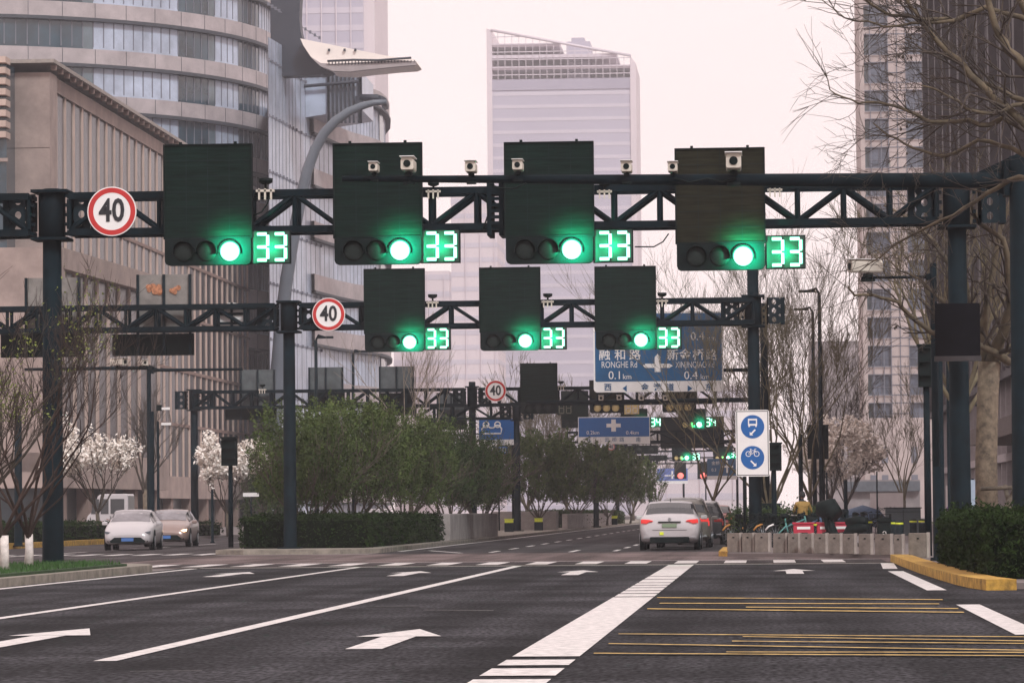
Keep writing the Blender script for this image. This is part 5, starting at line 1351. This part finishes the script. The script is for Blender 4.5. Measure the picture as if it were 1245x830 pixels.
hedge('low_hedge', [(-16.6, 250), (-12.3, 250), (-12.3, 330), (-16.6, 330)], .15, 1.2, 'far low hedge under the hazy green trees', 307, 9000, m='leaf_d', size=.1)
# concrete median walls
def wallblock(pts, z0, z1, lab, grp='concrete walls of the median'):
    cx = sum(p[0] for p in pts) / len(pts); cy = sum(p[1] for p in pts) / len(pts)
    o = MB().slab([(p[0] - cx, p[1] - cy) for p in pts], 0, z1 - z0).build('concrete_wall', 'wallc', bevel=.02); o.location = (cx, cy, z0); tag(o, lab, 'wall', grp)
wallblock([(-14.2, 144), (-12.15, 144), (-12.15, 170), (-14.2, 170)], .15, 1.2, 'pale concrete planter wall right after the long hedge')
wallblock([(-16.5, 226), (-12.6, 226), (-12.6, 229), (-16.5, 229)], .15, 1.28, 'pale concrete wall behind the fourth gantry pole')
wallblock([(-12.55, 232), (-12.2, 232), (-12.2, 300), (-12.55, 300)], .15, 1.1, 'low concrete wall receding towards the far trees')

# ============================================================ CONCRETE BLOCKS, BOLLARDS, BINS
bxs = [(885, 901), (903.5, 917), (918.5, 936), (941, 957), (959, 972.5), (974.5, 989), (991, 1006), (1008.5, 1023.5), (1026, 1041), (1045, 1061), (1065, 1085), (1088, 1099), (1106, 1130)]
btm = [671, 671, 671, 672, 672, 672.3, 672.6, 673, 673.5, 674, 674.6, 675.5, 678]
ords = ['first', 'second', 'third', 'fourth', 'fifth', 'sixth', 'seventh', 'eighth', 'ninth', 'tenth', 'eleventh', 'twelfth', 'thirteenth']
bproto = None
for i, ((x0, x1), yb) in enumerate(zip(bxs, btm)):
    a, b = G(x0, yb, .1), G(x1, yb, .1); Yb = a.y
    r = empty('concrete_block', ((a.x + b.x) / 2, Yb + .2, .1), ords[i] + ' concrete barrier block from the left in the row before the bicycles', 'barrier block', 'concrete blocks in a row', -.12)
    w = b.x - a.x; h = .52 if i < 12 else .58
    MB().bb(-w / 2, w / 2 - .03, -.2, .2, 0, h).build('front_slab', 'concrete', r, .015)
    MB().bb(w / 2 - .028, w / 2 + .03, -.19, .2, 0, h + .01).build('pale_edge', 'conc_light', r, .008)
    MB().box((0, -.205, h * .78), (.05, .02, .03)).build('lifting_eye', 'dark', r)
def bollard(px, ybot, Y, lab, s=1):
    p = PY(px, 620, Y); r = empty('bollard', (p.x, Y, .1), lab, 'bollard', 'grey bollards with yellow bands'); r.scale = (s, s, s)
    MB().path([(0, 0, 0), (0, 0, .62)], [.13, .13], 14).build('body', 'steel2', r)
    MB().path([(0, 0, .64), (0, 0, .70)], .135, 14).build('yellow_band', 'yellow', r)
    MB().path([(0, 0, .701), (0, 0, .75), (0, 0, .77)], [.13, .12, .03], 14).build('cap', 'steel2', r)
for (px, Y, lab) in ((1033, 116, 'bollard just right of the red boxes'), (1040, 118, 'bollard beside the one at the red boxes'), (1048, 130, 'bollard left of the black bin, farther back'), (1056, 133, 'bollard nearest left of the black bin'),
                     (1086, 122, 'bollard immediately right of the black bin'), (1093, 119, 'bollard with the dark bag right of the black bin'), (1110, 136, 'left of two bollards before the shop hoarding'), (1121, 136, 'right of two bollards before the shop hoarding'), (993, 114, 'bollard between the red boxes')):
    bollard(px, 650, Y, lab)
# yellow-topped planters on the median
for (px, Y, lab) in ((597, 180, 'small grey tub with yellow top at the end of the concrete wall'), (619, 205, 'small tub with yellow top left of the fourth gantry pole'), (655, 218, 'small tub with yellow top right of the fourth gantry pole'), (734.5, 300, 'left one of two far yellow markers before the low hedge'), (747, 300, 'right one of two far yellow markers before the low hedge')):
    p = PY(px, 640, Y); r = empty('marker_tub', (p.x if p.x < -12 else p.x, Y, .0), lab, 'marker tub', 'yellow topped tubs'); z = .15 if p.x < -11.95 else 0
    r.location.z = z
    MB().bb(-.25, .25, -.2, .2, 0, .5).build('tub', 'steel2', r, .02); MB().bb(-.23, .23, -.18, .18, .501, .66).bb(-.26, .26, -.21, .21, .67, .72).build('yellow_top', 'yellow', r)
# black bin
p = PY(1075, 640, 108); bn = empty('wheelie_bin', (p.x, 108, .1), 'tall black rubbish bin with a white recycling mark on the right pavement', 'bin')
MB().slab([(-.19, -.2), (.19, -.2), (.2, .2), (-.2, .2)], 0, .78).build('body', 'dark', bn, .03)
MB().prism([(-.22, 0), (.22, 0), (.2, .07), (.1, .12), (-.1, .12), (-.2, .07)], -.24, .22).build('lid', 'dark', bn).location = (0, 0, .785)
mkb = MB()
for k in range(3):
    a0 = math.radians(90 + 120 * k); a1 = math.radians(90 + 120 * k + 85)
    mkb.tube((.055 * math.cos(a0), -.206, .45 + .055 * math.sin(a0)), (.055 * math.cos(a1), -.206, .45 + .055 * math.sin(a1)), .011, n=5)
mkb.bb(-.07, .07, -.212, -.202, .33, .37).build('recycling_mark', 'white', bn)
# grey cabinet next to gantry pole
p = PY(938, 640, 122); cbn = empty('utility_cabinet', (p.x, 122, .1), 'dark teal utility cabinet beside the middle gantry right pole', 'cabinet')
MB().bb(-.31, .31, -.2, .2, 0, 1.3).build('body', 'steel', cbn, .02); MB().bb(-.35, .35, -.24, .24, 1.301, 1.36).build('roof', 'steel2', cbn); MB().bb(-.28, .28, -.212, -.203, .1, 1.2).build('door', 'steel2', cbn)
p = PY(1098, 640, 160); cbn = empty('utility_cabinet', (p.x, 160, .1), 'grey green double cabinet behind the black bin', 'cabinet')
MB().bb(-.75, .75, -.3, .3, 0, 1.15).build('body', mat('grey_green', (.07, .09, .10), .6, var=.15), cbn, .02); MB().bb(-.01, .01, -.31, -.301, .05, 1.1).bb(-.72, .72, -.31, -.302, 1.0, 1.02).build('door_gap', 'dark', cbn); MB().bb(-.8, .8, -.34, .34, 1.151, 1.2).build('roof', 'steel2', cbn)
# red plastic boxes
for i, (px, w) in enumerate(((977, .62), (1004, .55), (1023, .60))):
    Yr = 112.5; p = PY(px, 640, Yr); r = empty('red_parking_box', (p.x, Yr, .1), ['left red plastic box with white label behind the blocks', 'middle red plastic box with white label behind the blocks', 'right red plastic box with white label behind the blocks'][i], 'plastic box', 'red plastic boxes')
    MB().slab([(-w / 2, -.2), (w / 2, -.2), (w / 2, .2), (-w / 2, .2)], 0, .70).build('body', 'crate_red', r, .03)
    MB().bb(-w / 2 - .03, w / 2 + .03, -.23, .23, .701, .76).build('rim', 'crate_red', r, .01)
    MB().bb(-w * .32, w * .32, -.212, -.203, .55, .63).build('label_plate', 'white', r)
    MB().bb(-w * .2, w * .2, -.214, -.205, .28, .45).build('dark_opening', 'dark', r)
# bicycles
def make_bike(frame_m, acc=None, basket=True):
    r = bpy.data.objects.new('bicycle', None); C.objects.link(r)
    for x in (-.52, .52):
        w = MB(); n = 20
        w.path([(x + .33 * math.cos(2 * math.pi * k / n), 0, .34 + .33 * math.sin(2 * math.pi * k / n)) for k in range(n + 1)], .02, 5, cap=False)
        wo = w.build('wheel', 'rubber', r); sp = MB()
        for k in range(8): a = math.pi * k / 8; sp.tube((x - .32 * math.cos(a), 0, .34 - .32 * math.sin(a)), (x + .32 * math.cos(a), 0, .34 + .32 * math.sin(a)), .004, n=3)
        sp.build('spokes', 'chrome', wo)
    fm = MB()
    for a, b in (((-.52, .34), (-.12, .34)), ((-.12, .34), (-.22, .75)), ((-.52, .34), (-.2, .66)), ((-.12, .34), (.38, .78)), ((-.2, .62), (.36, .85)), ((.52, .34), (.36, .95)), ((-.22, .75), (-.24, .92))): fm.tube((a[0], 0, a[1]), (b[0], 0, b[1]), .024, n=6)
    fm.build('frame', frame_m, r)
    MB().path([(-.36, 0, .94), (-.24, 0, .96), (-.10, 0, .95)], [.09, .08, .03], 8).build('saddle', 'dark', r)
    MB().path([(.28, -.28, 1.02), (.36, -.18, 1.05), (.36, 0, 1.0), (.36, .18, 1.05), (.28, .28, 1.02)], .016, 6).build('handlebar', 'dark', r)
    MB().path([(-.52 + .37 * math.cos(math.radians(a)), 0, .34 + .37 * math.sin(math.radians(a))) for a in range(100, 151, 25)], .028, 5).build('mudguard', acc or frame_m, r)
    if basket:
        b = MB(); b.bb(.45, .78, -.15, .15, .72, .735)
        for x in (.45, .78):
            for k in range(6): b.bb(x - .008, x + .008, -.15 + k * .056, -.138 + k * .056, .72, .95)
        for y in (-.15, .15): b.bb(.45, .78, y - .008, y + .008, .93, .95); b.bb(.45, .78, y - .006, y + .006, .8, .815)
        b.build('basket', 'dark', r)
    return r
kA = make_bike('dark', 'orange'); kB = make_bike(mat('teal_frame', (.10, .28, .26), .4, var=0), 'white'); kC = make_bike('tarp', 'tarp')
pl = [(kA, 908, 114, .5, 'dark bicycle leftmost behind the concrete blocks'), (kA, 922, 115.5, .9, 'dark bicycle in front of the gantry pole foot'), (kA, 948, 114, .3, 'dark bicycle with orange mudguard below the cabinet'),
      (kB, 964, 113, .1, 'bicycle with teal frame and pale wheel guard behind the blocks'), (kA, 935, 116, 1.2, 'dark bicycle with orange mudguard right of the lane board'), (kC, 984, 115, .4, 'bicycle with blue mudguard beside the seated rider'),
      (kA, 1000, 116.5, -.3, 'dark bicycle above the middle red box'), (kA, 1015, 118, .6, 'dark bicycle left of the big dark scooter'), (kC, 1047, 138, .7, 'distant bicycle in front of the blue tarpaulin'), (kA, 1058, 141, .2, 'distant dark bicycle left of the bin')]
for o, px, Y, rz, lab in pl:
    c = copy_tree(o); c.name = 'bicycle'; c.location = (PY(px, 640, Y).x, Y, .1); c.rotation_euler = (0, 0, rz); tag(c, lab, 'bicycle', 'parked bicycles behind the blocks')
for o in (kA, kB, kC): drop(o)
# scooters
def scooter(px, Y, rz, lab, m='dark', cover=False):
    r = empty('motor_scooter', (PY(px, 640, Y).x, Y, .1), lab, 'scooter', None, rz)
    for x in (-.6, .6):
        w = MB(); n = 18; w.path([(x + .2 * math.cos(2 * math.pi * k / n), 0, .24 + .2 * math.sin(2 * math.pi * k / n)) for k in range(n + 1)], .05, 6, cap=False); wo = w.build('wheel', 'rubber', r)
        MB().tube((x, -.03, .24), (x, .03, .24), .15, n=12).build('rim', 'chrome', wo)
    MB().path([(-.85, 0, .62), (-.6, 0, .60), (-.2, 0, .52), (-.05, 0, .36), (.25, 0, .32), (.4, 0, .5), (.5, 0, .85)], [.08, .17, .17, .12, .12, .15, .09], 10).build('body', m, r)
    MB().path([(-.8, 0, .80), (-.5, 0, .80), (-.1, 0, .76)], [.1, .15, .11], 10).build('seat', 'dark', r)
    MB().path([(.38, -.34, 1.02), (.5, -.2, 1.06), (.52, 0, 1.0), (.5, .2, 1.06), (.38, .34, 1.02)], .025, 6).tube((.6, 0, .3), (.5, 0, 1.0), .04).build('handlebar', 'dark', r)
    MB().prism([(.42, .5), (.56, .55), (.62, 1.1), (.56, 1.15)], -.17, .17).build('front_shield', m, r)
    if cover: MB().path([(.2, 0, .95), (.45, 0, 1.16), (.75, 0, 1.12), (.85, 0, .95)], [.2, .33, .3, .1], 12).build('rain_cover', 'dark', r)
    return r
scooter(1026, 112, 2.6, 'big dark scooter with a rain cover behind the red boxes', 'dark', True)
scooter(976, 119.5, 1.45, 'dark scooter carrying the rider in the yellow jacket')
scooter(1008, 116, .5, 'low dark scooter between the rider and the covered scooter', 'steel2')
# tarpaulin and hoarding at the far right pavement
tp = MB(); n = 12
cx0, cz0 = PY(1049, 620, 180).x, .1
tp.path([(-1.1, 0, .4), (-.6, 0, .7), (0, 0, .85), (.6, 0, .7), (1.15, 0, .3)], [.35, .45, .5, .45, .25], 12)
o = tp.build('tarpaulin', 'tarp'); o.location = (cx0, 180, .1); tag(o, 'blue tarpaulin heap at the end of the right pavement', 'tarpaulin')
hd_ = empty('hoarding', (PY(1078, 610, 185).x, 185, .1), 'white advertising hoarding with small dark writing behind the bin', 'hoarding')
MB().bb(-.82, .82, 0, .06, .0, PY(1078, 599, 185).z - .1).build('panel', 'poster', hd_)
for k, (tx, z) in enumerate((('food & home', .95), ('gallery', .62))): t = textmesh(tx, .26, 'dark', hd_, 'lettering', .004); t.location = (.25, -.01, z + .2)
hp = empty('info_panel', (PY(1183, 600, 95).x, 95, .1), 'pale blue notice panel on a post beside the plane trunk', 'notice')
MB().bb(-.14, .14, 0, .05, PY(1183, 617, 95).z - .1, PY(1183, 583, 95).z - .1).build('panel', mat('pale_blue', (.30, .36, .44), .5, var=.1), hp); MB().tube((0, .08, 0), (0, .08, 1.9), .035).build('post', 'steel', hp)
hp = empty('info_panel', (PY(1153, 600, 125).x, 125, .1), 'white and violet notice panel between the dark poles on the right', 'notice')
MB().bb(-.08, .08, 0, .05, .5, PY(1153, 590, 125).z - .1).build('panel', 'poster', hp); MB().bb(-.05, .05, -.012, -.002, .8, 1.2).build('violet_print', mat('violet', (.25, .12, .35), .5, var=0), hp); MB().tube((0, .08, 0), (0, .08, 1.7), .03).build('post', 'steel', hp)

# ============================================================ CARS
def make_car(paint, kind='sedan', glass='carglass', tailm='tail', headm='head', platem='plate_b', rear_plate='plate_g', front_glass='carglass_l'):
    """rear bumper at y=0, front at y=L"""
    if kind == 'sedan':
        T = [(0, .42, .62, .66, .70, .72, .60), (.05, .30, .84, .90, .82, .84, .74), (.14, .26, .95, 1.02, .86, .88, .76), (.5, .22, .98, 1.07, .90, .91, .74), (.85, .2, .98, 1.27, .905, .91, .68), (1.25, .2, .97, 1.43, .91, .91, .66),
             (1.9, .2, .95, 1.475, .91, .905, .67), (2.5, .2, .93, 1.46, .91, .905, .67), (2.95, .2, .92, 1.33, .91, .905, .62), (3.45, .2, .90, 1.03, .91, .905, .74), (4.0, .22, .80, .92, .90, .89, .70), (4.4, .24, .68, .80, .86, .84, .64), (4.58, .28, .56, .66, .76, .74, .56), (4.64, .34, .48, .54, .64, .62, .5)]
        gr, gf = (3, 5), (7.2, 8.95)
    else:
        T = [(0, .42, .80, .84, .76, .78, .70), (.05, .32, .98, 1.04, .86, .87, .74), (.12, .28, 1.02, 1.12, .89, .90, .73), (.40, .24, 1.05, 1.50, .91, .91, .64), (.7, .24, 1.05, 1.60, .92, .92, .62), (1.3, .24, 1.04, 1.66, .92, .92, .63),
             (1.9, .24, 1.03, 1.67, .92, .92, .63), (2.5, .24, 1.01, 1.64, .92, .92, .63), (2.95, .24, 1.0, 1.45, .92, .92, .66), (3.4, .24, .98, 1.10, .92, .92, .76), (4.0, .26, .9, 1.00, .91, .90, .72), (4.35, .28, .76, .88, .87, .85, .66), (4.5, .32, .62, .72, .78, .76, .58), (4.56, .38, .52, .58, .66, .64, .5)]
        gr, gf = (2.05, 2.95), (7.2, 8.95)
    r = bpy.data.objects.new('car', None); C.objects.link(r)
    def ringp(s):
        y, zb, zl, zt, wl, wb, wt = s; zm = (zb + zl) / 2
        hp = [(0, zb), (wl * .86, zb), (wl * .97, zb + .07), (wb * 1.01, zm), (wb, zl - .05), (wb * .965, zl), (wt + (wb - wt) * .10, zt - (zt - zl) * .12), (wt * .93, zt - .012), (wt * .55, zt + .012), (0, zt + .02)]
        return [(a, y, b) for a, b in hp]
    rings = [ringp(s) for s in T]
    def surf(i, j, side):
        i = max(0, min(len(rings) - 1.001, i)); i0 = int(i); f = i - i0; j0 = min(int(j), 8); g = j - j0
        def at(a, b): return Vector(rings[a][b])
        p = at(i0, j0).lerp(at(i0, j0 + 1), g).lerp(at(i0 + 1, j0).lerp(at(i0 + 1, j0 + 1), g), f); p.x *= side; return p
    b = MB(); n = 10
    full = []
    for rg_ in rings: full.append(rg_ + [(-p[0], p[1], p[2]) for p in rg_[-2:0:-1]])
    N = len(full[0]); i0 = len(b.v)
    for fr_ in full: b.v += fr_
    for a in range(len(full) - 1):
        for q in range(N): b.f.append((i0 + a * N + q, i0 + a * N + (q + 1) % N, i0 + (a + 1) * N + (q + 1) % N, i0 + (a + 1) * N + q)[::-1]); b.sm.append(True)
    b.f.append(tuple(i0 + q for q in range(N))); b.f.append(tuple(i0 + (len(full) - 1) * N + q for q in reversed(range(N)))); b.sm += [False, False]
    body = b.build('body', paint, r)
    def patch(name, i_a, i_b, j_a, j_b, m, off=.008, side=0, parent=r, ni=6, nj=4):
        """a panel lying on the body; side 0 wraps from left to right over the top"""
        g = MB()
        def pt(i, j, s): return surf(i, j, s)
        def quadgrid(fn):
            V = [[fn(a / ni, c / nj) for c in range(nj + 1)] for a in range(ni + 1)]
            ctr = Vector((0, 2.3, .7))
            for a in range(ni):
                for c in range(nj):
                    q = [V[a][c], V[a + 1][c], V[a + 1][c + 1], V[a][c + 1]]
                    nrm = (q[1] - q[0]).cross(q[3] - q[0]); mid_ = sum(q, Vector()) / 4
                    if nrm.length < 1e-9: continue
                    nrm.normalize()
                    if nrm.dot(mid_ - ctr) < 0: nrm = -nrm; q = q[::-1]
                    g.quad(*[v + nrm * off for v in q])
        if side: quadgrid(lambda a, c: pt(i_a + (i_b - i_a) * a, j_a + (j_b - j_a) * c, side))
        else:
            quadgrid(lambda a, c: pt(i_a + (i_b - i_a) * a, j_a + (9 - j_a) * c, 1)); quadgrid(lambda a, c: pt(i_a + (i_b - i_a) * a, j_a + (9 - j_a) * c, -1))
        return g.build(name, m, parent)
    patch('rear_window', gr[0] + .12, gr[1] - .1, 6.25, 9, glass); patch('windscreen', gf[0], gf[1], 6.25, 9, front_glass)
    for s in (-1, 1):
        patch('side_window', gr[0] + (1.1 if kind == 'sedan' else .75), 6.45, 5.25, 6.35, glass, side=s); patch('side_window', 6.6, 8.4, 5.25, 6.3, glass, side=s)
        # lamps
        if kind == 'sedan': tl = MB().prism([(s * a_, b_) for a_, b_ in ((.50, .87), (.50, .895), (.62, .925), (.84, .94), (.84, .82), (.70, .80), (.60, .86))][::s], -.012, .14).bb(*sorted((s * .80, s * .865)), .06, .34, .80, .93)
        else: tl = MB().bb(*sorted((s * .5, s * .84)), -.01, .14, .86, .98).bb(*sorted((s * .78, s * .87)), .02, .2, .72, .9)
        tl.build('tail_lamp', tailm, r, .02)
        yF = T[-2][0]; hl = MB(); hl.prism([(s * a_, b_) for a_, b_ in ((.40, .575), (.40, .60), (.60, .655), (.83, .70), (.83, .62), (.62, .585))][::s], yF - .40, yF - .035); hl.build('head_lamp', headm, r)
        fl_ = MB().bb(*sorted((s * .60, s * .74)), yF - .12, yF + .005, .30, .48); fl_.build('fog_lamp_recess', 'dark', r, .02)
        mr = MB().box((s * 1.0, 3.0, .98), (.2, .12, .13)); mr.build('door_mirror', paint, r, .03)
        for y in (.85, 3.65):
            w = MB(); w.path([(s * .72, y, .33), (s * .92, y, .33)], .33, 24); wo = w.build('wheel', 'rubber', r)
            MB().path([(s * .915, y, .33), (s * .935, y, .33)], [.2, .19], 20).build('rim', 'chrome', wo)
            MB().path([(s * .80, y, .36), (s * .915, y, .36)], .385, 24).build('wheel_arch', 'dark', r)
        MB().bb(*sorted((s * .55, s * .78)), -.02, .06, .36, .40).build('bumper_trim', 'chrome', r)
    MB().bb(-.60, .60, -.03, .1, .22, .40).build('rear_diffuser', 'dark', r, .02)
    MB().bb(-.34, .34, -.02, .05, .84, .87).build('boot_strip', 'dark' if paint != 'carblack' else 'chrome', r)
    MB().bb(-.52, .52, -.008, .03, .60, .612).build('boot_seam', 'dark', r)
    MB().bb(-.22, .22, -.035, .05, .69, .80).build('number_plate', rear_plate, r)
    yF = T[-1][0]; MB().prism([(-.60, .27), (.60, .27), (.66, .33), (.48, .47), (-.48, .47), (-.66, .33)], yF - .3, yF + .012).build('grille', 'dark', r)
    MB().bb(-.22, .22, yF - .02, yF + .03, .33, .45).build('number_plate', platem, r)
    MB().tube((0, .06, .93), (0, .03, .93), .05, n=12).build('badge', 'chrome', r)
    MB().tube((0, yF - .16, .62), (0, yF - .08, .62), .05, n=12).build('badge', 'chrome', r)
    MB().tube((0, 1.5, 1.45 if kind == 'sedan' else 1.66), (0, 1.42, 1.56 if kind == 'sedan' else 1.76), .012, n=5).build('aerial', 'dark', r)
    return r
def place_car(c, px, Y, face, lab, s=1.0, z=.008, grp=None, dz=0, L=4.6):
    x = PY(px, 640, Y).x; c.location = (x, Y, z); c.scale = (s, s, s)
    if face == 'away': c.rotation_euler = (0, 0, dz)
    else: c.rotation_euler = (0, 0, math.pi + dz)
    tag(c, lab, 'car', grp); return c
c = make_car('pearl'); place_car(c, 814, 116.5, 'away', 'white sedan with lit red tail lamps, nearest in the queue seen from behind', 1.04, grp='cars queueing away from the camera'); c.name = 'white_sedan'
# yellow sticker on the boot
MB().bb(-.30, -.18, -.03, .0, .46, .55).build('yellow_sticker', 'yellow', c)
c = make_car('champagne', 'suv', tailm='tail'); place_car(c, 831, 123.5, 'away', 'beige crossover partly hidden behind the white sedan', 1.0, grp='cars queueing away from the camera'); c.name = 'beige_crossover'
c = make_car('carblack', 'suv', tailm='tail_off'); place_car(c, 852, 135, 'away', 'black car between the beige crossover and the kerb', .95, grp='cars queueing away from the camera'); c.name = 'black_car'
c = make_car('carred', 'sedan'); place_car(c, 868, 170, 'away', 'small reddish car farthest in the queue', 1.0, grp='cars queueing away from the camera'); c.name = 'reddish_car'
c = make_car('pearl', headm='headslit', platem='plate_b'); place_car(c, 170, 134.5, 'to', 'white sedan coming towards the camera on the left carriageway', .97, z=.012, dz=.07); c.name = 'white_sedan'
c = make_car('rosegold', headm='head_lit'); place_car(c, 216, 147, 'to', 'bronze sedan with one glowing headlamp behind the white oncoming sedan', .98, z=.012, dz=.05); c.name = 'bronze_sedan'
for ch in c.children:
    if ch.name.startswith('head_lamp') and ch.matrix_basis.translation.x == 0 and ch.data.vertices[0].co.x > 0: ch.data.materials[0] = M['head']
c = make_car('pearl'); place_car(c, 459, 215, 'to', 'white car roof showing over the long hedge', 1.0, z=.012, dz=.1); c.name = 'white_car'; 
c.location.x = max(c.location.x, -60)
# white van
vx = PY(132, 620, 185).x
vn = empty('white_van', (vx, 185, .13), 'white van with curved stripes parked behind the low hedge', 'van')
prof = [(0, .3), (4.9, .3), (5.1, .9), (4.95, 1.1), (4.3, 1.35), (3.7, 2.1), (3.3, 2.2), (.1, 2.2), (0, 2.1)]
vb = MB(); i = 0
vb.prism([(-a * .42 + 1.0, b) for a, b in prof][::-1], 0, 1.9)
vb.build('body', 'pearl', vn, .05)
MB().prism([(-.48, 1.2), (-.9, 1.2), (-.72, 1.95), (-.48, 1.95)], -.02, -.005).build('side_window', 'carglass', vn)
MB().prism([(.0, 1.2), (-.4, 1.2), (-.4, 1.95), (.0, 1.95)], -.02, -.005).build('side_window', 'carglass', vn)
MB().prism([(.8, 1.2), (.1, 1.2), (.1, 1.95), (.8, 1.95)], -.02, -.005).build('side_window', 'carglass', vn)
for x in (.55, -.65): MB().tube((x, -.02, .34), (x, .25, .34), .33, n=20).build('wheel', 'rubber', vn)
st2 = MB()
for k, (r_, cx_, cz_) in enumerate(((.12, .75, .75), (.1, -.35, .75))): st2.ring((cx_, cz_), r_ * .7, r_, -.02, -.005, 16)
st2.path([(.5, -.02, .6), (.2, -.02, .8), (-.1, -.02, .95)], .02, 4).build('stripe', mat('van_stripe', (.35, .18, .14), .5, var=0), vn)
t = textmesh('360', .22, 'dark', vn, 'lettering', .003); t.location = (.2, -.02, 1.0)

# ============================================================ PERSON (rider in a yellow jacket, back to the camera)
def skin_fig(name, verts, edges, radii, m, parent, root=0):
    me = bpy.data.meshes.new(name); me.from_pydata(verts, edges, []); me.materials.append(M[m]); o = bpy.data.objects.new(name, me); C.objects.link(o); o.parent = parent
    sk = o.modifiers.new('skin', 'SKIN'); sk.use_smooth_shade = True
    for i, r_ in enumerate(radii): me.skin_vertices[0].data[i].radius = (r_, r_ * .85) if isinstance(r_, float) else r_
    me.skin_vertices[0].data[root].use_root = True
    sb_ = o.modifiers.new('sub', 'SUBSURF'); sb_.levels = sb_.render_levels = 2; return o
pr = bpy.data.objects.new('person', None); C.objects.link(pr); pr.location = (PY(976, 640, 119.2).x, 119.2, .1)
tag(pr, 'person seen from behind in a yellow jacket sitting on a dark scooter', 'person')
V = [(0, 0, .86), (0, .03, 1.02), (0, .05, 1.18), (0, .06, 1.32), (0, .06, 1.42), (0, .07, 1.50),          # pelvis..neck base..head base
     (-.12, 0, .85), (-.2, .40, .82), (-.19, .42, .42), (-.19, .5, .38), (.12, 0, .85), (.2, .40, .82), (.19, .42, .42), (.19, .5, .38),
     (-.19, .05, 1.33), (-.27, .14, 1.10), (-.24, .38, 1.02), (-.24, .46, 1.02), (.19, .05, 1.33), (.27, .14, 1.10), (.24, .38, 1.02), (.24, .46, 1.02)]
E = [(0, 1), (1, 2), (2, 3), (3, 4), (4, 5), (0, 6), (6, 7), (7, 8), (8, 9), (0, 10), (10, 11), (11, 12), (12, 13), (3, 14), (14, 15), (15, 16), (16, 17), (3, 18), (18, 19), (19, 20), (20, 21)]
Rr = [(.17, .12), (.15, .11), (.17, .12), (.16, .11), .06, .055, .09, .075, .05, .045, .09, .075, .05, .045, .065, .05, .038, .035, .065, .05, .038, .035]
bd0 = skin_fig('body', V, E, [r_ if isinstance(r_, tuple) else float(r_) for r_ in Rr], 'jeans', pr)
Vj = V[:5] + V[14:17] + V[18:21]; Ej = [(0, 1), (1, 2), (2, 3), (3, 4), (3, 5), (5, 6), (6, 7), (3, 8), (8, 9), (9, 10)]
skin_fig('jacket', Vj, Ej, [(.20, .15), (.185, .14), (.20, .14), (.18, .13), .075, .085, .068, .052, .085, .068, .052], 'jacket', pr)
hdm = MB(); hh = []
for i in range(9):
    a = math.pi * i / 8; hh.append(((0, .07 + .01 * math.cos(a), 1.60 - .125 * math.cos(a)), max(.004, .082 * math.sin(a))))
hdm.path([h[0] for h in hh], [h[1] for h in hh], 14); hdm.build('head', 'skin', pr)
hr = MB(); hr.path([(0, .05, 1.54), (0, .045, 1.60), (0, .05, 1.67), (0, .06, 1.72), (0, .065, 1.74)], [.086, .095, .09, .06, .01], 14); hr.build('hair', 'hair', pr)
for s in (-1, 1): MB().path([(s * .082, .07, 1.57), (s * .092, .07, 1.60), (s * .082, .07, 1.63)], [.01, .02, .01], 6).build('ear', 'skin', pr)

# ============================================================ HAZE
hz = MB().bb(-420, 420, -60, 1230, -1.2, 185).build('haze', 'paving'); tag(hz, kind='stuff')
m = bpy.data.materials.new('haze'); m.use_nodes = True; m.node_tree.nodes.clear()
o_ = m.node_tree.nodes.new('ShaderNodeOutputMaterial'); v_ = m.node_tree.nodes.new('ShaderNodeVolumePrincipled')
v_.inputs['Color'].default_value = (.97, .93, .97, 1); v_.inputs['Density'].default_value = .00027; v_.inputs['Anisotropy'].default_value = .0
m.node_tree.links.new(v_.outputs[0], o_.inputs['Volume']); hz.data.materials.clear(); hz.data.materials.append(m)
